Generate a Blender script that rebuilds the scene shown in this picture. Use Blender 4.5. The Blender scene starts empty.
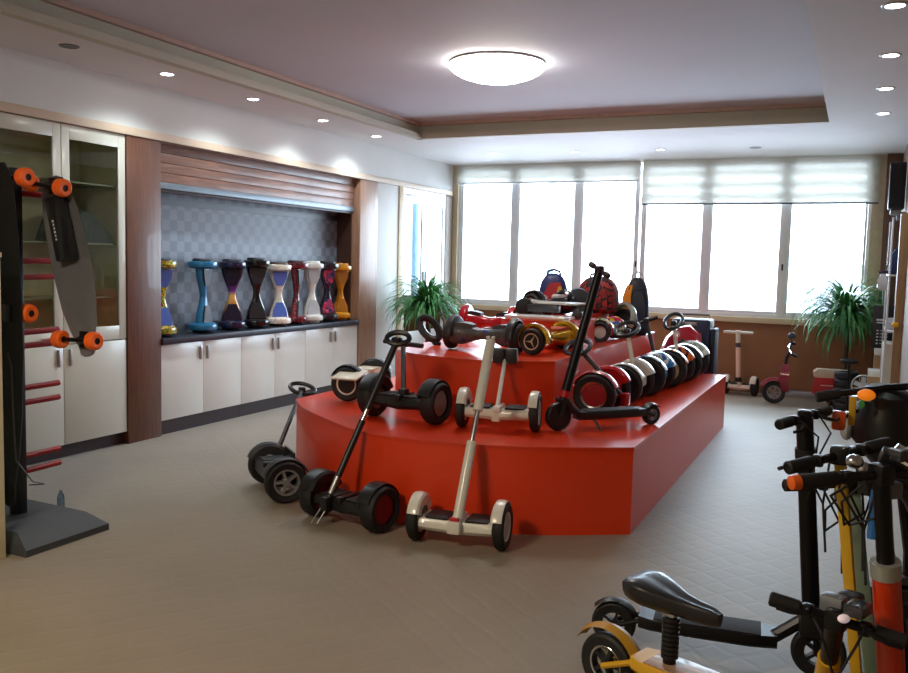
import bpy, bmesh, math, random
from mathutils import Vector as V, Matrix as MX
random.seed(7)
C = bpy.context.scene.collection
PI = math.pi
def R(d): return math.radians(d)

# ------------------------------------------------------------------ materials
def lin(h):
    h = h.lstrip('#'); o = []
    for i in (0, 2, 4):
        v = int(h[i:i+2], 16)/255
        o.append(v/12.92 if v <= .04045 else ((v+.055)/1.055)**2.4)
    return (*o, 1)
MATS = {}
def base(name):
    m = bpy.data.materials.new(name); m.use_nodes = True
    nt = m.node_tree
    return m, nt, nt.nodes['Principled BSDF'], nt.nodes.new, nt.links.new
def P(name, col, rough=.5, metal=0, coat=0, var=.06, scale=12, bump=0, spec=.5):
    """plain painted / plastic / metal surface with a slight procedural variation"""
    if name in MATS: return MATS[name]
    m, nt, b, N, L = base(name)
    tc = N('ShaderNodeTexCoord'); nz = N('ShaderNodeTexNoise'); nz.inputs['Scale'].default_value = scale
    nz.inputs['Detail'].default_value = 3
    L(tc.outputs['Object'], nz.inputs['Vector'])
    cr = N('ShaderNodeValToRGB'); c = lin(col)
    cr.color_ramp.elements[0].position = .3; cr.color_ramp.elements[1].position = .7
    cr.color_ramp.elements[0].color = (*[x*(1-var) for x in c[:3]], 1)
    cr.color_ramp.elements[1].color = (*[min(1, x*(1+var)) for x in c[:3]], 1)
    L(nz.outputs['Fac'], cr.inputs['Fac']); L(cr.outputs['Color'], b.inputs['Base Color'])
    b.inputs['Roughness'].default_value = rough; b.inputs['Metallic'].default_value = metal
    b.inputs['Coat Weight'].default_value = coat; b.inputs['Coat Roughness'].default_value = .08
    b.inputs['Specular IOR Level'].default_value = spec
    if bump:
        bp = N('ShaderNodeBump'); bp.inputs['Strength'].default_value = bump; bp.inputs['Distance'].default_value = .004
        L(nz.outputs['Fac'], bp.inputs['Height']); L(bp.outputs['Normal'], b.inputs['Normal'])
    MATS[name] = m; return m
def PAT(name, cols, scale=14, rough=.25, coat=.5, distort=1.5):
    """printed multi-colour pattern: constant ramp over distorted noise"""
    if name in MATS: return MATS[name]
    m, nt, b, N, L = base(name)
    tc = N('ShaderNodeTexCoord'); nz = N('ShaderNodeTexNoise')
    nz.inputs['Scale'].default_value = scale; nz.inputs['Distortion'].default_value = distort; nz.inputs['Detail'].default_value = 2
    L(tc.outputs['Object'], nz.inputs['Vector'])
    cr = N('ShaderNodeValToRGB'); r = cr.color_ramp; r.interpolation = 'CONSTANT'
    n = len(cols)
    while len(r.elements) < n: r.elements.new(.5)
    for i, cc in enumerate(cols):
        r.elements[i].position = 0 if i == 0 else .34+.32*(i-1)/max(1, n-2); r.elements[i].color = lin(cc)
    L(nz.outputs['Fac'], cr.inputs['Fac']); L(cr.outputs['Color'], b.inputs['Base Color'])
    b.inputs['Roughness'].default_value = rough; b.inputs['Coat Weight'].default_value = coat
    MATS[name] = m; return m
def PATN(*a): return PAT(*a)
def GRAD(name, stops, lo, hi, axis='Z', rough=.3, coat=.5, noise=.12):
    """colour bands along one object axis, ragged by noise"""
    m, nt, b, N, L = base(name)
    tc = N('ShaderNodeTexCoord'); sx = N('ShaderNodeSeparateXYZ'); L(tc.outputs['Object'], sx.inputs[0])
    nz = N('ShaderNodeTexNoise'); nz.inputs['Scale'].default_value = 9; L(tc.outputs['Object'], nz.inputs['Vector'])
    mr = N('ShaderNodeMapRange'); mr.inputs['From Min'].default_value = lo; mr.inputs['From Max'].default_value = hi
    L(sx.outputs[axis], mr.inputs['Value'])
    ma = N('ShaderNodeMath'); ma.operation = 'MULTIPLY_ADD'; L(nz.outputs['Fac'], ma.inputs[0])
    ma.inputs[1].default_value = noise; L(mr.outputs['Result'], ma.inputs[2])
    cr = N('ShaderNodeValToRGB'); r = cr.color_ramp
    while len(r.elements) < len(stops): r.elements.new(.5)
    for i, (p, cc) in enumerate(stops): r.elements[i].position = p; r.elements[i].color = lin(cc)
    L(ma.outputs[0], cr.inputs['Fac']); L(cr.outputs['Color'], b.inputs['Base Color'])
    b.inputs['Roughness'].default_value = rough; b.inputs['Coat Weight'].default_value = coat
    return m
def WOOD(name, c1, c2, rough=.4, sc=(9, 9, .7), coat=.15):
    m, nt, b, N, L = base(name)
    tc = N('ShaderNodeTexCoord'); mp = N('ShaderNodeMapping'); mp.inputs['Scale'].default_value = sc
    nz = N('ShaderNodeTexNoise'); nz.inputs['Scale'].default_value = 5; nz.inputs['Detail'].default_value = 6; nz.inputs['Distortion'].default_value = .6
    L(tc.outputs['Object'], mp.inputs[0]); L(mp.outputs[0], nz.inputs['Vector'])
    cr = N('ShaderNodeValToRGB'); cr.color_ramp.elements[0].color = lin(c1); cr.color_ramp.elements[1].color = lin(c2)
    cr.color_ramp.elements[0].position = .35; cr.color_ramp.elements[1].position = .65
    L(nz.outputs['Fac'], cr.inputs['Fac']); L(cr.outputs['Color'], b.inputs['Base Color'])
    b.inputs['Roughness'].default_value = rough; b.inputs['Coat Weight'].default_value = coat
    return m
def EMIT(name, col, s):
    m, nt, b, N, L = base(name)
    b.inputs['Base Color'].default_value = lin(col); b.inputs['Emission Color'].default_value = lin(col)
    b.inputs['Emission Strength'].default_value = s
    return m
def GLASS(name, tint='#ffffff', gloss=.08, grough=.02, fres=.8):
    """thin pane: transparent mixed with a mirror reflection by facing angle"""
    m, nt, b, N, L = base(name); nt.nodes.remove(b)
    out = nt.nodes['Material Output']
    tr = N('ShaderNodeBsdfTransparent'); tr.inputs[0].default_value = lin(tint)
    gl = N('ShaderNodeBsdfGlossy'); gl.inputs['Roughness'].default_value = grough
    lw = N('ShaderNodeLayerWeight'); lw.inputs['Blend'].default_value = .25
    ma = N('ShaderNodeMath'); ma.operation = 'MULTIPLY_ADD'; L(lw.outputs['Fresnel'], ma.inputs[0]); ma.inputs[1].default_value = fres; ma.inputs[2].default_value = gloss
    mx = N('ShaderNodeMixShader'); L(ma.outputs[0], mx.inputs[0]); L(tr.outputs[0], mx.inputs[1]); L(gl.outputs[0], mx.inputs[2])
    L(mx.outputs[0], out.inputs['Surface'])
    return m
def BLIND(name):
    """zebra roller blind: woven white cloth, denser and sheerer bands, light shines through"""
    m, nt, b, N, L = base(name); nt.nodes.remove(b); out = nt.nodes['Material Output']
    tc = N('ShaderNodeTexCoord'); sx = N('ShaderNodeSeparateXYZ'); L(tc.outputs['Object'], sx.inputs[0])
    w = N('ShaderNodeMath'); w.operation = 'MULTIPLY'; w.inputs[1].default_value = 44; L(sx.outputs['Z'], w.inputs[0])
    sn = N('ShaderNodeMath'); sn.operation = 'SINE'; L(w.outputs[0], sn.inputs[0])
    mr = N('ShaderNodeMapRange'); mr.inputs['From Min'].default_value = -1; mr.inputs['From Max'].default_value = 1
    mr.inputs['To Min'].default_value = .02; mr.inputs['To Max'].default_value = .11; L(sn.outputs[0], mr.inputs['Value'])
    tl = N('ShaderNodeBsdfTranslucent'); tl.inputs[0].default_value = lin('#c6c4be')
    df = N('ShaderNodeBsdfDiffuse'); df.inputs[0].default_value = lin('#e6e4da')
    tr = N('ShaderNodeBsdfTransparent'); tr.inputs[0].default_value = (1, 1, 1, 1)
    a = N('ShaderNodeMixShader'); a.inputs[0].default_value = .45; L(tl.outputs[0], a.inputs[1]); L(df.outputs[0], a.inputs[2])
    c = N('ShaderNodeMixShader'); L(mr.outputs[0], c.inputs[0]); L(a.outputs[0], c.inputs[1]); L(tr.outputs[0], c.inputs[2])
    L(c.outputs[0], out.inputs['Surface']); return m
def CARPET(name):
    m, nt, b, N, L = base(name)
    tc = N('ShaderNodeTexCoord')
    def lat(rot):
        mp = N('ShaderNodeMapping'); mp.inputs['Rotation'].default_value = (0, 0, R(rot)); L(tc.outputs['Object'], mp.inputs[0])
        wv = N('ShaderNodeTexWave'); wv.inputs['Scale'].default_value = 2.3; wv.inputs['Distortion'].default_value = 2.2
        wv.inputs['Detail'].default_value = 2; wv.inputs['Detail Scale'].default_value = 2
        L(mp.outputs[0], wv.inputs['Vector'])
        cr = N('ShaderNodeValToRGB'); cr.color_ramp.elements[0].position = .0; cr.color_ramp.elements[0].color = (1, 1, 1, 1)
        cr.color_ramp.elements[1].position = .16; cr.color_ramp.elements[1].color = (0, 0, 0, 1)
        L(wv.outputs['Fac'], cr.inputs['Fac']); return cr.outputs['Color']
    mx = N('ShaderNodeMix'); mx.data_type = 'RGBA'; mx.blend_type = 'LIGHTEN'; mx.inputs['Factor'].default_value = 1
    L(lat(38), mx.inputs['A']); L(lat(-52), mx.inputs['B'])
    n1 = N('ShaderNodeTexNoise'); n1.inputs['Scale'].default_value = 1.3; n1.inputs['Detail'].default_value = 5; L(tc.outputs['Object'], n1.inputs['Vector'])
    n2 = N('ShaderNodeTexNoise'); n2.inputs['Scale'].default_value = 160; L(tc.outputs['Object'], n2.inputs['Vector'])
    cr = N('ShaderNodeValToRGB'); cr.color_ramp.elements[0].color = lin('#77684f'); cr.color_ramp.elements[1].color = lin('#86765c')
    cr.color_ramp.elements[0].position = .35; cr.color_ramp.elements[1].position = .65; L(n1.outputs['Fac'], cr.inputs['Fac'])
    m1 = N('ShaderNodeMix'); m1.data_type = 'RGBA'; m1.blend_type = 'MULTIPLY'; m1.inputs['Factor'].default_value = .22
    L(cr.outputs['Color'], m1.inputs['A']); L(n2.outputs['Fac'], m1.inputs['B'])
    m2 = N('ShaderNodeMix'); m2.data_type = 'RGBA'; m2.inputs['B'].default_value = lin('#7a6c5a')
    s = N('ShaderNodeMath'); s.operation = 'MULTIPLY'; s.inputs[1].default_value = .15; L(mx.outputs['Result'], s.inputs[0])
    L(s.outputs[0], m2.inputs['Factor']); L(m1.outputs['Result'], m2.inputs['A'])
    L(m2.outputs['Result'], b.inputs['Base Color']); b.inputs['Roughness'].default_value = .52
    b.inputs['Specular IOR Level'].default_value = .6; b.inputs['Sheen Weight'].default_value = .35
    bp = N('ShaderNodeBump'); bp.inputs['Strength'].default_value = .12; bp.inputs['Distance'].default_value = .005; bp.invert = True
    L(mx.outputs['Result'], bp.inputs['Height']); L(bp.outputs['Normal'], b.inputs['Normal'])
    return m
def CHECK(name, c1, c2, scale):
    m, nt, b, N, L = base(name)
    tc = N('ShaderNodeTexCoord'); mp = N('ShaderNodeMapping'); L(tc.outputs['Object'], mp.inputs[0]); mp.inputs['Location'].default_value = (.013, .021, .017)
    ck = N('ShaderNodeTexChecker'); ck.inputs['Scale'].default_value = scale
    ck.inputs['Color1'].default_value = lin(c1); ck.inputs['Color2'].default_value = lin(c2); L(mp.outputs[0], ck.inputs['Vector'])
    nz = N('ShaderNodeTexNoise'); nz.inputs['Scale'].default_value = 60; L(tc.outputs['Object'], nz.inputs['Vector'])
    mx = N('ShaderNodeMix'); mx.data_type = 'RGBA'; mx.blend_type = 'MULTIPLY'; mx.inputs['Factor'].default_value = .35
    L(ck.outputs['Color'], mx.inputs['A']); L(nz.outputs['Color'], mx.inputs['B']); L(mx.outputs['Result'], b.inputs['Base Color'])
    b.inputs['Roughness'].default_value = .45; return m

# ------------------------------------------------------------------ mesh builder
def frame(o, z, hint=V((0, 0, 1))):
    z = V(z).normalized(); h = V(hint)
    if abs(z.dot(h.normalized())) > .98: h = V((1, 0, 0)) if abs(z.x) < .9 else V((0, 1, 0))
    x = (h - z*h.dot(z)).normalized(); y = z.cross(x)
    return MX(((x.x, y.x, z.x, o[0]), (x.y, y.y, z.y, o[1]), (x.z, y.z, z.z, o[2]), (0, 0, 0, 1)))
class MB:
    def __init__(s): s.bm = bmesh.new(); s.M = MX.Identity(4)
    def vs(s, pts, M=None):
        T = s.M @ M if M is not None else s.M
        return [s.bm.verts.new(T @ V(p)) for p in pts]
    def f(s, vv):
        try: s.bm.faces.new(vv)
        except ValueError: pass
    def box(s, c, size, M=None, bev=0):
        t = bmesh.new(); bmesh.ops.create_cube(t, size=1)
        for v in t.verts: v.co = V((v.co.x*size[0], v.co.y*size[1], v.co.z*size[2]))
        if bev: bmesh.ops.bevel(t, geom=list(t.edges), offset=min(bev, min(size)*.45), segments=2, affect='EDGES', profile=.6)
        T = MX.Translation(V(c)); T = M @ T if M is not None else T
        t.verts.ensure_lookup_table(); t.verts.index_update()
        vv = s.vs([v.co for v in t.verts], T)
        for fc in t.faces: s.f([vv[v.index] for v in fc.verts])
        t.free(); return s
    def span(s, lo, hi, bev=0, M=None):
        return s.box([(a+b)/2 for a, b in zip(lo, hi)], [abs(b-a) for a, b in zip(lo, hi)], M, bev)
    def loft(s, rings, caps=True, closed=False, M=None):
        rs = [s.vs(r, M) for r in rings]; n = len(rs[0])
        pairs = list(zip(rs, rs[1:])) + ([(rs[-1], rs[0])] if closed else [])
        for a, b in pairs:
            for i in range(n): s.f([a[i], a[(i+1) % n], b[(i+1) % n], b[i]])
        if caps and not closed: s.f(rs[0][::-1]); s.f(rs[-1])
        return s
    def tube(s, pts, r, n=10, closed=False, caps=True, flat=1):
        pts = [V(p) for p in pts]; k = len(pts)
        rr = r if isinstance(r, (list, tuple)) else [r]*k
        rings = []; up = None
        for i, p in enumerate(pts):
            a = pts[i-1] if (i or closed) else p; b = pts[(i+1) % k] if (i < k-1 or closed) else p
            d = (b-a).normalized()
            if up is None:
                up = V((0, 0, 1)) if abs(d.z) < .9 else V((1, 0, 0))
            x = (up - d*up.dot(d)).normalized(); y = d.cross(x); up = x
            rings.append([p + (x*math.cos(t)*flat + y*math.sin(t))*rr[i] for t in [2*PI*j/n for j in range(n)]])
        return s.loft(rings, caps, closed)
    def cyl(s, a, b, r, r2=None, n=14):
        return s.tube([a, b], [r, r if r2 is None else r2], n)
    def lathe(s, prof, M=None, n=24, a0=0, a1=2*PI, shut=False):
        full = abs(a1-a0-2*PI) < 1e-4; st = n if full else n+1
        cols = []
        for i in range(st):
            t = a0+(a1-a0)*i/n
            cols.append(s.vs([(r*math.cos(t), r*math.sin(t), h) for r, h in prof], M))
        k = len(prof)
        for i in range(n):
            a, b = cols[i], cols[(i+1) % st]
            for j in range(k if shut else k-1):
                j2 = (j+1) % k
                q = [a[j], b[j], b[j2], a[j2]]
                u = []
                for v in q:
                    if all((v.co-w.co).length > 1e-6 for w in u): u.append(v)
                if len(u) > 2: s.f(u)
        if not full and shut: s.f(cols[0]); s.f(cols[-1][::-1])
        return s
    def prism(s, poly, h0, h1, M=None):
        return s.loft([[(x, y, h0) for x, y in poly], [(x, y, h1) for x, y in poly]], True, False, M)
    def ball(s, c, r, M=None, nu=16, nv=10):
        if not isinstance(r, (list, tuple)): r = (r, r, r)
        rings = []
        for j in range(1, nv):
            t = PI*j/nv
            rings.append([(c[0]+r[0]*math.sin(t)*math.cos(2*PI*i/nu), c[1]+r[1]*math.sin(t)*math.sin(2*PI*i/nu), c[2]-r[2]*math.cos(t)) for i in range(nu)])
        return s.loft(rings, True, False, M)
    def build(s, name, m, parent=None, smooth=35, label=None):
        bm = s.bm
        bmesh.ops.remove_doubles(bm, verts=bm.verts, dist=1e-5)
        bmesh.ops.recalc_face_normals(bm, faces=bm.faces)
        if smooth:
            for fc in bm.faces: fc.smooth = True
            for e in bm.edges:
                if len(e.link_faces) == 2 and e.calc_face_angle(0) > R(smooth): e.smooth = False
        me = bpy.data.meshes.new(name); bm.to_mesh(me); bm.free()
        me.materials.append(m)
        o = bpy.data.objects.new(name, me); C.objects.link(o)
        if parent is not None: o.parent = parent
        if label: o['label'] = label
        return o
def tag(o, label, cat, group=None):
    o['label'] = label; o['category'] = cat
    if group: o['group'] = group
    return o
def thing(name, label, cat, loc=(0, 0, 0), rz=0, group=None, rot=None):
    o = bpy.data.objects.new(name, None); C.objects.link(o); o.empty_display_size = .05
    o.location = loc; o.rotation_euler = rot if rot else (0, 0, rz)
    tag(o, label, cat, group)
    e = o.rotation_euler.to_matrix().to_4x4(); o_inv[name_key(o)] = (MX.Translation(V(loc)) @ e).inverted()
    return o
o_inv = {}
def name_key(o): return o.name
def toloc(o, p): return o_inv[o.name] @ V(p)
def struct(name, mb, m, parent=None):
    o = mb.build(name, m, parent)
    if parent is None: o['kind'] = 'structure'
    return o

# ------------------------------------------------------------------ shared materials
rubber = P('rubber', '#17171a', .62, var=.15, scale=40, bump=.2)
black = P('black_plastic', '#1a1a1d', .38, var=.1)
blackgloss = P('black_gloss', '#101013', .18, coat=.5)
blackmetal = P('black_metal', '#141419', .32, metal=.35)
darkgrey = P('dark_grey_plastic', '#34353a', .45)
grey = P('grey_plastic', '#63666b', .45)
chrome = P('chrome', '#c8cacd', .18, metal=1, var=.02)
steel = P('brushed_steel', '#a9acb0', .33, metal=.9, var=.04)
whitep = P('white_plastic', '#dedcd2', .3, coat=.3, var=.02)
creamp = P('cream_plastic', '#d8d2bd', .35, coat=.2, var=.03)
redp = P('red_plastic', '#b3121c', .28, coat=.5)
bluep = P('blue_plastic', '#27407e', .32, coat=.4)
orange = P('orange_urethane', '#ff6c1c', .4, var=.04)
SKY, EXPO = 9.5, 1.05
# ------------------------------------------------------------------ the setting
XL, YB, ZC, ZU = -5.364, 11.55, 2.935, 3.12
paint = P('white_wall_paint', '#d6d6d2', .6, var=.015, scale=3)
ceilp = P('white_ceiling_paint', '#d9d7d8', .65, var=.015, scale=2)
upperp = P('bounce_tint_ceiling', '#c9cbd6', .7, var=.015, scale=2)  # colour shifted toward blue to offset the red bounce light
brownwall = P('terracotta_paint', '#90623f', .55, var=.05, scale=4)
darkwood = WOOD('dark_wood', '#56321f', '#6b402a')
midwood = WOOD('mid_wood', '#8a6650', '#a07c66')  # wood colour lightened to hold the glare on the right pilaster
slatwood = WOOD('slat_wood', '#6b4a3d', '#86604f', sc=(9, .7, 9))
palewood = P('peach_moulding', '#c9b29a', .5, var=.04)
laminate = P('white_laminate', '#dddcd5', .25, coat=.25, var=.01)
lamdoor = P('cream_lacquer', '#cbc9bc', .3, coat=.2, var=.015)
kick = P('dark_kick_board', '#2e1f22', .5)
alu = P('window_aluminium', '#dfe2e6', .4, metal=.1, var=.02)  # frame colour raised to stand in for window bloom
pane = GLASS('window_glass', '#f6fbff', .03)
cabglass = GLASS('cabinet_glass', '#f3f5ec', .02, fres=.4)
mirrglass = GLASS('reflecting_glass', '#c2cdd2', .35)

struct('floor', MB().span((-6.3, -1.2, -.1), (1.1, YB+.1, 0)), CARPET('carpet'))
mb = MB(); mb.span((-6.2, -1.2, ZU), (1.1, YB+.1, ZU+.1)); struct('ceiling', mb, upperp)
# dropped border of the ceiling around the tray
mb = MB()
mb.span((-6.2, -1.2, ZC), (-4.65, YB+.1, ZU)); mb.span((-.325, -1.2, ZC), (1.1, YB+.1, ZU))
mb.span((-4.65, 9.0, ZC), (-.325, YB+.1, ZU)); mb.span((-4.65, -1.2, ZC), (-.325, .3, ZU))
o = struct('ceiling_border', mb, ceilp)
# stepped moulding inside the tray
tf = P('tray_fascia_paint', '#bdb9a8', .6, var=.03, scale=3)
mb = MB()
for (a, b) in (((-4.65, .3), (-4.57, 9.0)), ((-4.65, 8.92), (-.325, 9.0))):
    mb.span((a[0], a[1], ZC-.002), (b[0], b[1], ZC+.055))
struct('trim_1', mb, tf)
mb = MB()
mb.span((-4.65, .3, ZU-.035), (-4.60, 9.0, ZU)); mb.span((-4.65, 8.95, ZU-.035), (-.325, 9.0, ZU))
struct('trim_2', mb, P('peach_cove_paint', '#b89e90', .6))
mb = MB()
mb.span((-4.652, .3, ZC+.05), (-4.645, 9.0, ZU-.03)); mb.span((-4.65, 8.995, ZC+.05), (-.325, 9.002, ZU-.03)); mb.span((-.33, .3, ZC+.05), (-.323, 9.0, ZU-.03))
struct('trim_3', mb, tf)

# left wall above the joinery, alcove back, wall behind the camera and right wall
struct('wall_left', MB().span((-6.3, -1.2, 2.5), (XL-.005, YB+.1, ZC)), paint)
struct('wall_left_rear', MB().span((-6.3, -1.2, 0), (-6.0, YB+.1, 2.5)), paint)
struct('wall_alcove', MB().span((-5.76, 5.6, .8), (-5.655, 9.0, 2.5)), CHECK('check_wallpaper', '#7e8491', '#636a78', 10.6))
struct('wall_front', MB().span((-6.3, -1.3, 0), (1.1, -1.2, ZU)), P('front_wall_paint', '#b4a894', .7, var=.02))
mb = MB(); mb.span((.40, 5.2, 0), (1.1, YB+.1, ZC)); mb.span((1.0, -1.2, 0), (1.1, 5.2, ZC))
struct('wall_right', mb, P('right_wall_paint', '#8a7667', .6, var=.03))
# long moulding, pilasters
struct('trim_4', MB().span((XL-.03, -1.2, 2.5), (XL+.03, 11.45, 2.565), .008), palewood)
struct('trim_5', MB().span((-5.95, 5.305, 0), (XL+.012, 5.68, 2.5), .004), darkwood)
struct('trim_6', MB().span((-5.95, 8.92, 0), (XL+.012, 9.335, 2.5), .004), midwood)
struct('trim_7', MB().span((-5.95, 9.335, 0), (XL, 9.88, 2.5), .004), paint)
struct('trim_8', MB().span((-5.95, 9.88, 0), (XL+.014, 9.99, 2.5), .004), P('tan_strip', '#c4ad85', .5))
struct('trim_9', MB().span((-5.95, 11.29, 0), (XL+.005, 11.55, 2.5), .004), P('taupe_column', '#8a7a6c', .5))

# back wall with two three-sash windows
mb = MB()
mb.span((-6.0, YB, 0), (.40, YB+.14, .90))
mb.span((-6.0, YB, .9), (-5.31, YB+.14, ZC)); mb.span((.10, YB, .9), (.40, YB+.14, ZC)); mb.span((-6.0, YB, 2.93), (.4, YB+.14, ZC+.1))
struct('wall_back', mb, brownwall)
struct('trim_10', MB().span((-5.36, YB-.05, .885), (.23, YB+.14, .955), .006), P('sill_paint', '#cdbd9c', .45, var=.03))
struct('trim_11', MB().span((.098, YB-.035, .955), (.235, YB+.02, ZC), .005), P('window_jamb_paint', '#cbbfa2', .5))
struct('trim_12', MB().span((-5.37, YB-.035, .955), (-5.285, YB+.02, ZC), .005), P('window_jamb_paint_left', '#cbbfa2', .5))
struct('trim_13', MB().span((.235, YB-.12, 0), (.40, YB+.02, ZC), .005), P('brown_column', '#6f5142', .5))
for k, xs in enumerate(((-5.29, -4.424, -3.505, -2.668), (-2.640, -1.792, -.848, .10))):
    fr = MB()
    fr.span((xs[0]+.01, YB+.023, .955), (xs[3]-.01, YB+.077, 1.0), .006); fr.span((xs[0]+.01, YB+.023, 2.88), (xs[3]-.01, YB+.077, 2.935), .006)
    for i, x in enumerate(xs):
        w = .034 if i in (0, 3) else .046
        fr.span((x-w if i else x, YB+.02, .96), (x+w if i < 3 else x, YB+.08, 2.93), .006)
    w = struct('window_%d' % (k+1), fr, alu)
    for i in range(3):
        a, b = xs[i]+.035, xs[i+1]-.035
        sm = MB()
        for q in ((a, a+.03), (b-.03, b)): sm.span((q[0], YB+.035, 1.0), (q[1], YB+.065, 2.88), .004)
        sm.span((a+.028, YB+.037, 1.0), (b-.028, YB+.063, 1.035), .004); sm.span((a+.028, YB+.037, 2.85), (b-.028, YB+.063, 2.88), .004)
        sh = sm.build('sash', alu, w)
        MB().span((a+.03, YB+.048, 1.035), (b-.03, YB+.052, 2.85)).build('pane', pane, sh)
    hb = MB(); hb.span((xs[2]-.02 if k else xs[3]-.03, YB+.0, 1.55), (xs[2]+.0 if k else xs[3]-.01, YB+.025, 1.63), .004)
    hb.build('latch', black, w)

# blinds
for (x0, x1, zb, lab, yy) in ((-5.30, -2.668, 2.665, 'short white roller blind raised high on the left window', YB-.05), (-2.63, .165, 2.358, 'long white banded roller blind pulled lower on the right window', YB-.06)):
    t = thing('roller_blind', lab, 'blind', (x0, yy, zb))
    MB().span((0, -.002, .02), (x1-x0, .002, ZC-zb)).build('cloth', BLIND('blind_cloth'), t)
    MB().cyl((0, 0, .012), (x1-x0, 0, .012), .012, n=8).build('bottom_rail', grey if zb < 2.5 else alu, t)

# outdoors, washed out beyond the glass
t = thing('apartment_block', 'pale building far off outside the right window', 'building', (-2, 46, -14))
bw = P('pale_facade', '#8f979c', .8)
MB().span((-1.2, 0, 0), (9, 8, 15.6)).build('wall', bw, t)
for i in range(6):
    for j in range(2, 5): MB().span((1.7+1.2*i, -.05, 3*j), (2.4+1.2*i, 0, 1.6+3*j)).build('window', P('far_window', '#6b7880', .3), t)
MB().span((-1.4, -.3, 15.6), (9.2, 8.2, 15.9)).build('roof', P('far_roof', '#84898c', .8), t)
tag(MB().cyl((-4.22, 12.6, -3), (-4.22, 12.6, 5), .055).build('drainpipe', P('blue_pipe', '#8fb4c6', .5)), 'pale blue pipe running up outside the left window', 'pipe')

# tall cabinet at far left with glass doors
def tall_cabinet():
    y0, y1 = 3.44, 5.303
    t = thing('tall_cabinet', 'tall cream cabinet with glazed upper doors beside the brown pilaster', 'cabinet', (XL, y0, 0))
    L = y1-y0
    ca = MB()
    ca.span((-.5, 0, .10), (-.02, .02, 2.5)); ca.span((-.5, L-.02, .10), (-.02, L, 2.5)); ca.span((-.5, 0, .10), (-.48, L, 2.5))
    ca.span((-.49, .01, 2.475), (-.022, L-.01, 2.495)); ca.span((-.49, .01, .102), (-.022, L-.01, .12)); ca.span((-.49, .01, .83), (-.022, L-.01, .86))
    ca.build('carcass', P('cabinet_inside', '#d9d6bf', .5), t)
    MB().span((-.5, 0, 0), (-.05, L, .10)).build('plinth', kick, t)
    for z in (1.20, 1.62, 2.08): MB().span((-.47, .02, z), (-.06, L-.02, z+.012)).build('shelf', P('glass_shelf', '#8f9a8e', .2), t)
    for i in range(3):
        a, b = i*L/3+.003, (i+1)*L/3-.003
        d = MB(); s = .072
        d.span((-.02, a, .87), (0, a+s, 2.495), .003); d.span((-.02, b-s, .87), (0, b, 2.495), .003)
        d.span((-.02, a+s, .87), (0, b-s, .98), .003); d.span((-.02, a+s, 2.39), (0, b-s, 2.495), .003)
        dd = d.build('door', lamdoor, t)
        MB().span((-.013, a+s, .98), (-.009, b-s, 2.39)).build('pane', cabglass, dd)
        mb = MB(); mb.span((-.02, a, .105), (0, b, .862), .003); dl = mb.build('door', lamdoor, t)
        yy = b-.05 if i != 2 else a+.05
        MB().span((0, yy-.008, .70), (.02, yy+.008, .83), .004).build('handle', steel, dl)
        if i == 1: MB().span((0, b-.2, .905), (.018, b-.05, .925), .004).build('handle', chrome, dd)
    return t
tall_cabinet()
mb = MB(); mb.loft([[(-5.80, 4.80, 1.635), (-5.45, 4.80, 1.635), (-5.45, 5.24, 1.635), (-5.80, 5.24, 1.635)],
    [(-5.79, 4.82, 1.70), (-5.45, 4.80, 1.72), (-5.45, 5.22, 1.70), (-5.80, 5.22, 1.70)],
    [(-5.76, 4.85, 1.83), (-5.52, 4.84, 1.87), (-5.50, 5.10, 1.85), (-5.76, 5.10, 1.84)],
    [(-5.72, 4.90, 1.88), (-5.56, 4.90, 1.90), (-5.56, 5.02, 1.89), (-5.72, 5.02, 1.88)]])
tag(mb.build('wrapped_package', P('dark_film', '#3b4448', .15, coat=.6, bump=.5)), 'dark plastic-wrapped package on a shelf inside the glazed cabinet', 'package')

# alcove: three base units, one worktop, roller shutter
for i in range(3):
    y0 = 5.683+i*1.0785; w = 1.0765
    t = thing('base_cabinet', 'white two-door base cabinet under the dark worktop, ' + ('beside the left brown pilaster', 'in the middle of the three', 'by the right brown pilaster')[i], 'cabinet', (XL, y0, 0), 0, 'base cabinets under the dark worktop')
    MB().span((-.28, 0, .125), (-.02, w, .785)).build('carcass', laminate, t)
    MB().span((-.28, 0, 0), (-.03, w, .125)).build('plinth', kick, t)
    for j in range(2):
        a, b = j*w/2+.002, (j+1)*w/2-.002
        d = MB().span((-.018, a, .128), (0, b, .783), .003).build('door', laminate, t)
        yy = b-.045 if j == 0 else a+.045
        MB().span((0, yy-.008, .62), (.022, yy+.008, .74), .004).build('handle', steel, d)
tag(MB().span((-5.65, 5.683, .787), (XL+.03, 8.917, .842), .006).build('worktop', P('slate_worktop', '#2b2f3c', .35, var=.15, scale=60)), 'dark slate worktop running along the alcove under the hourglass row', 'worktop')
t = thing('roller_shutter', 'brown wooden roller shutter half rolled up over the alcove', 'shutter', (XL-.06, 5.684, 2.12))
s = MB()
for k in range(4): s.span((-.02, 0, .05+.083*k), (0, 3.208, .05+.083*k+.08), .006)
s.build('slats', slatwood, t)
MB().span((-.03, 0, -.005), (.008, 3.208, .05), .004).build('bottom_bar', P('bar_paint', '#76818c', .35, metal=.3), t)
MB().span((-.035, 0, -.03), (-.005, 3.208, -.006), .003).build('seal_strip', P('seal', '#3c2a2c', .5), t)
tag(MB().span((-5.654, 5.684, 2.0), (-5.642, 8.89, 2.06)).build('curtain_rail', P('rail_paint', '#3a3540', .4)), 'thin dark rail across the top of the checkered alcove', 'rail')
tag(MB().span((-5.655, 8.895, .845), (XL-.10, 8.918, 2.5)).build('alcove_lining', P('alcove_side', '#42281d', .5)), 'dark brown side panel at right end of the alcove', 'panel')

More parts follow.
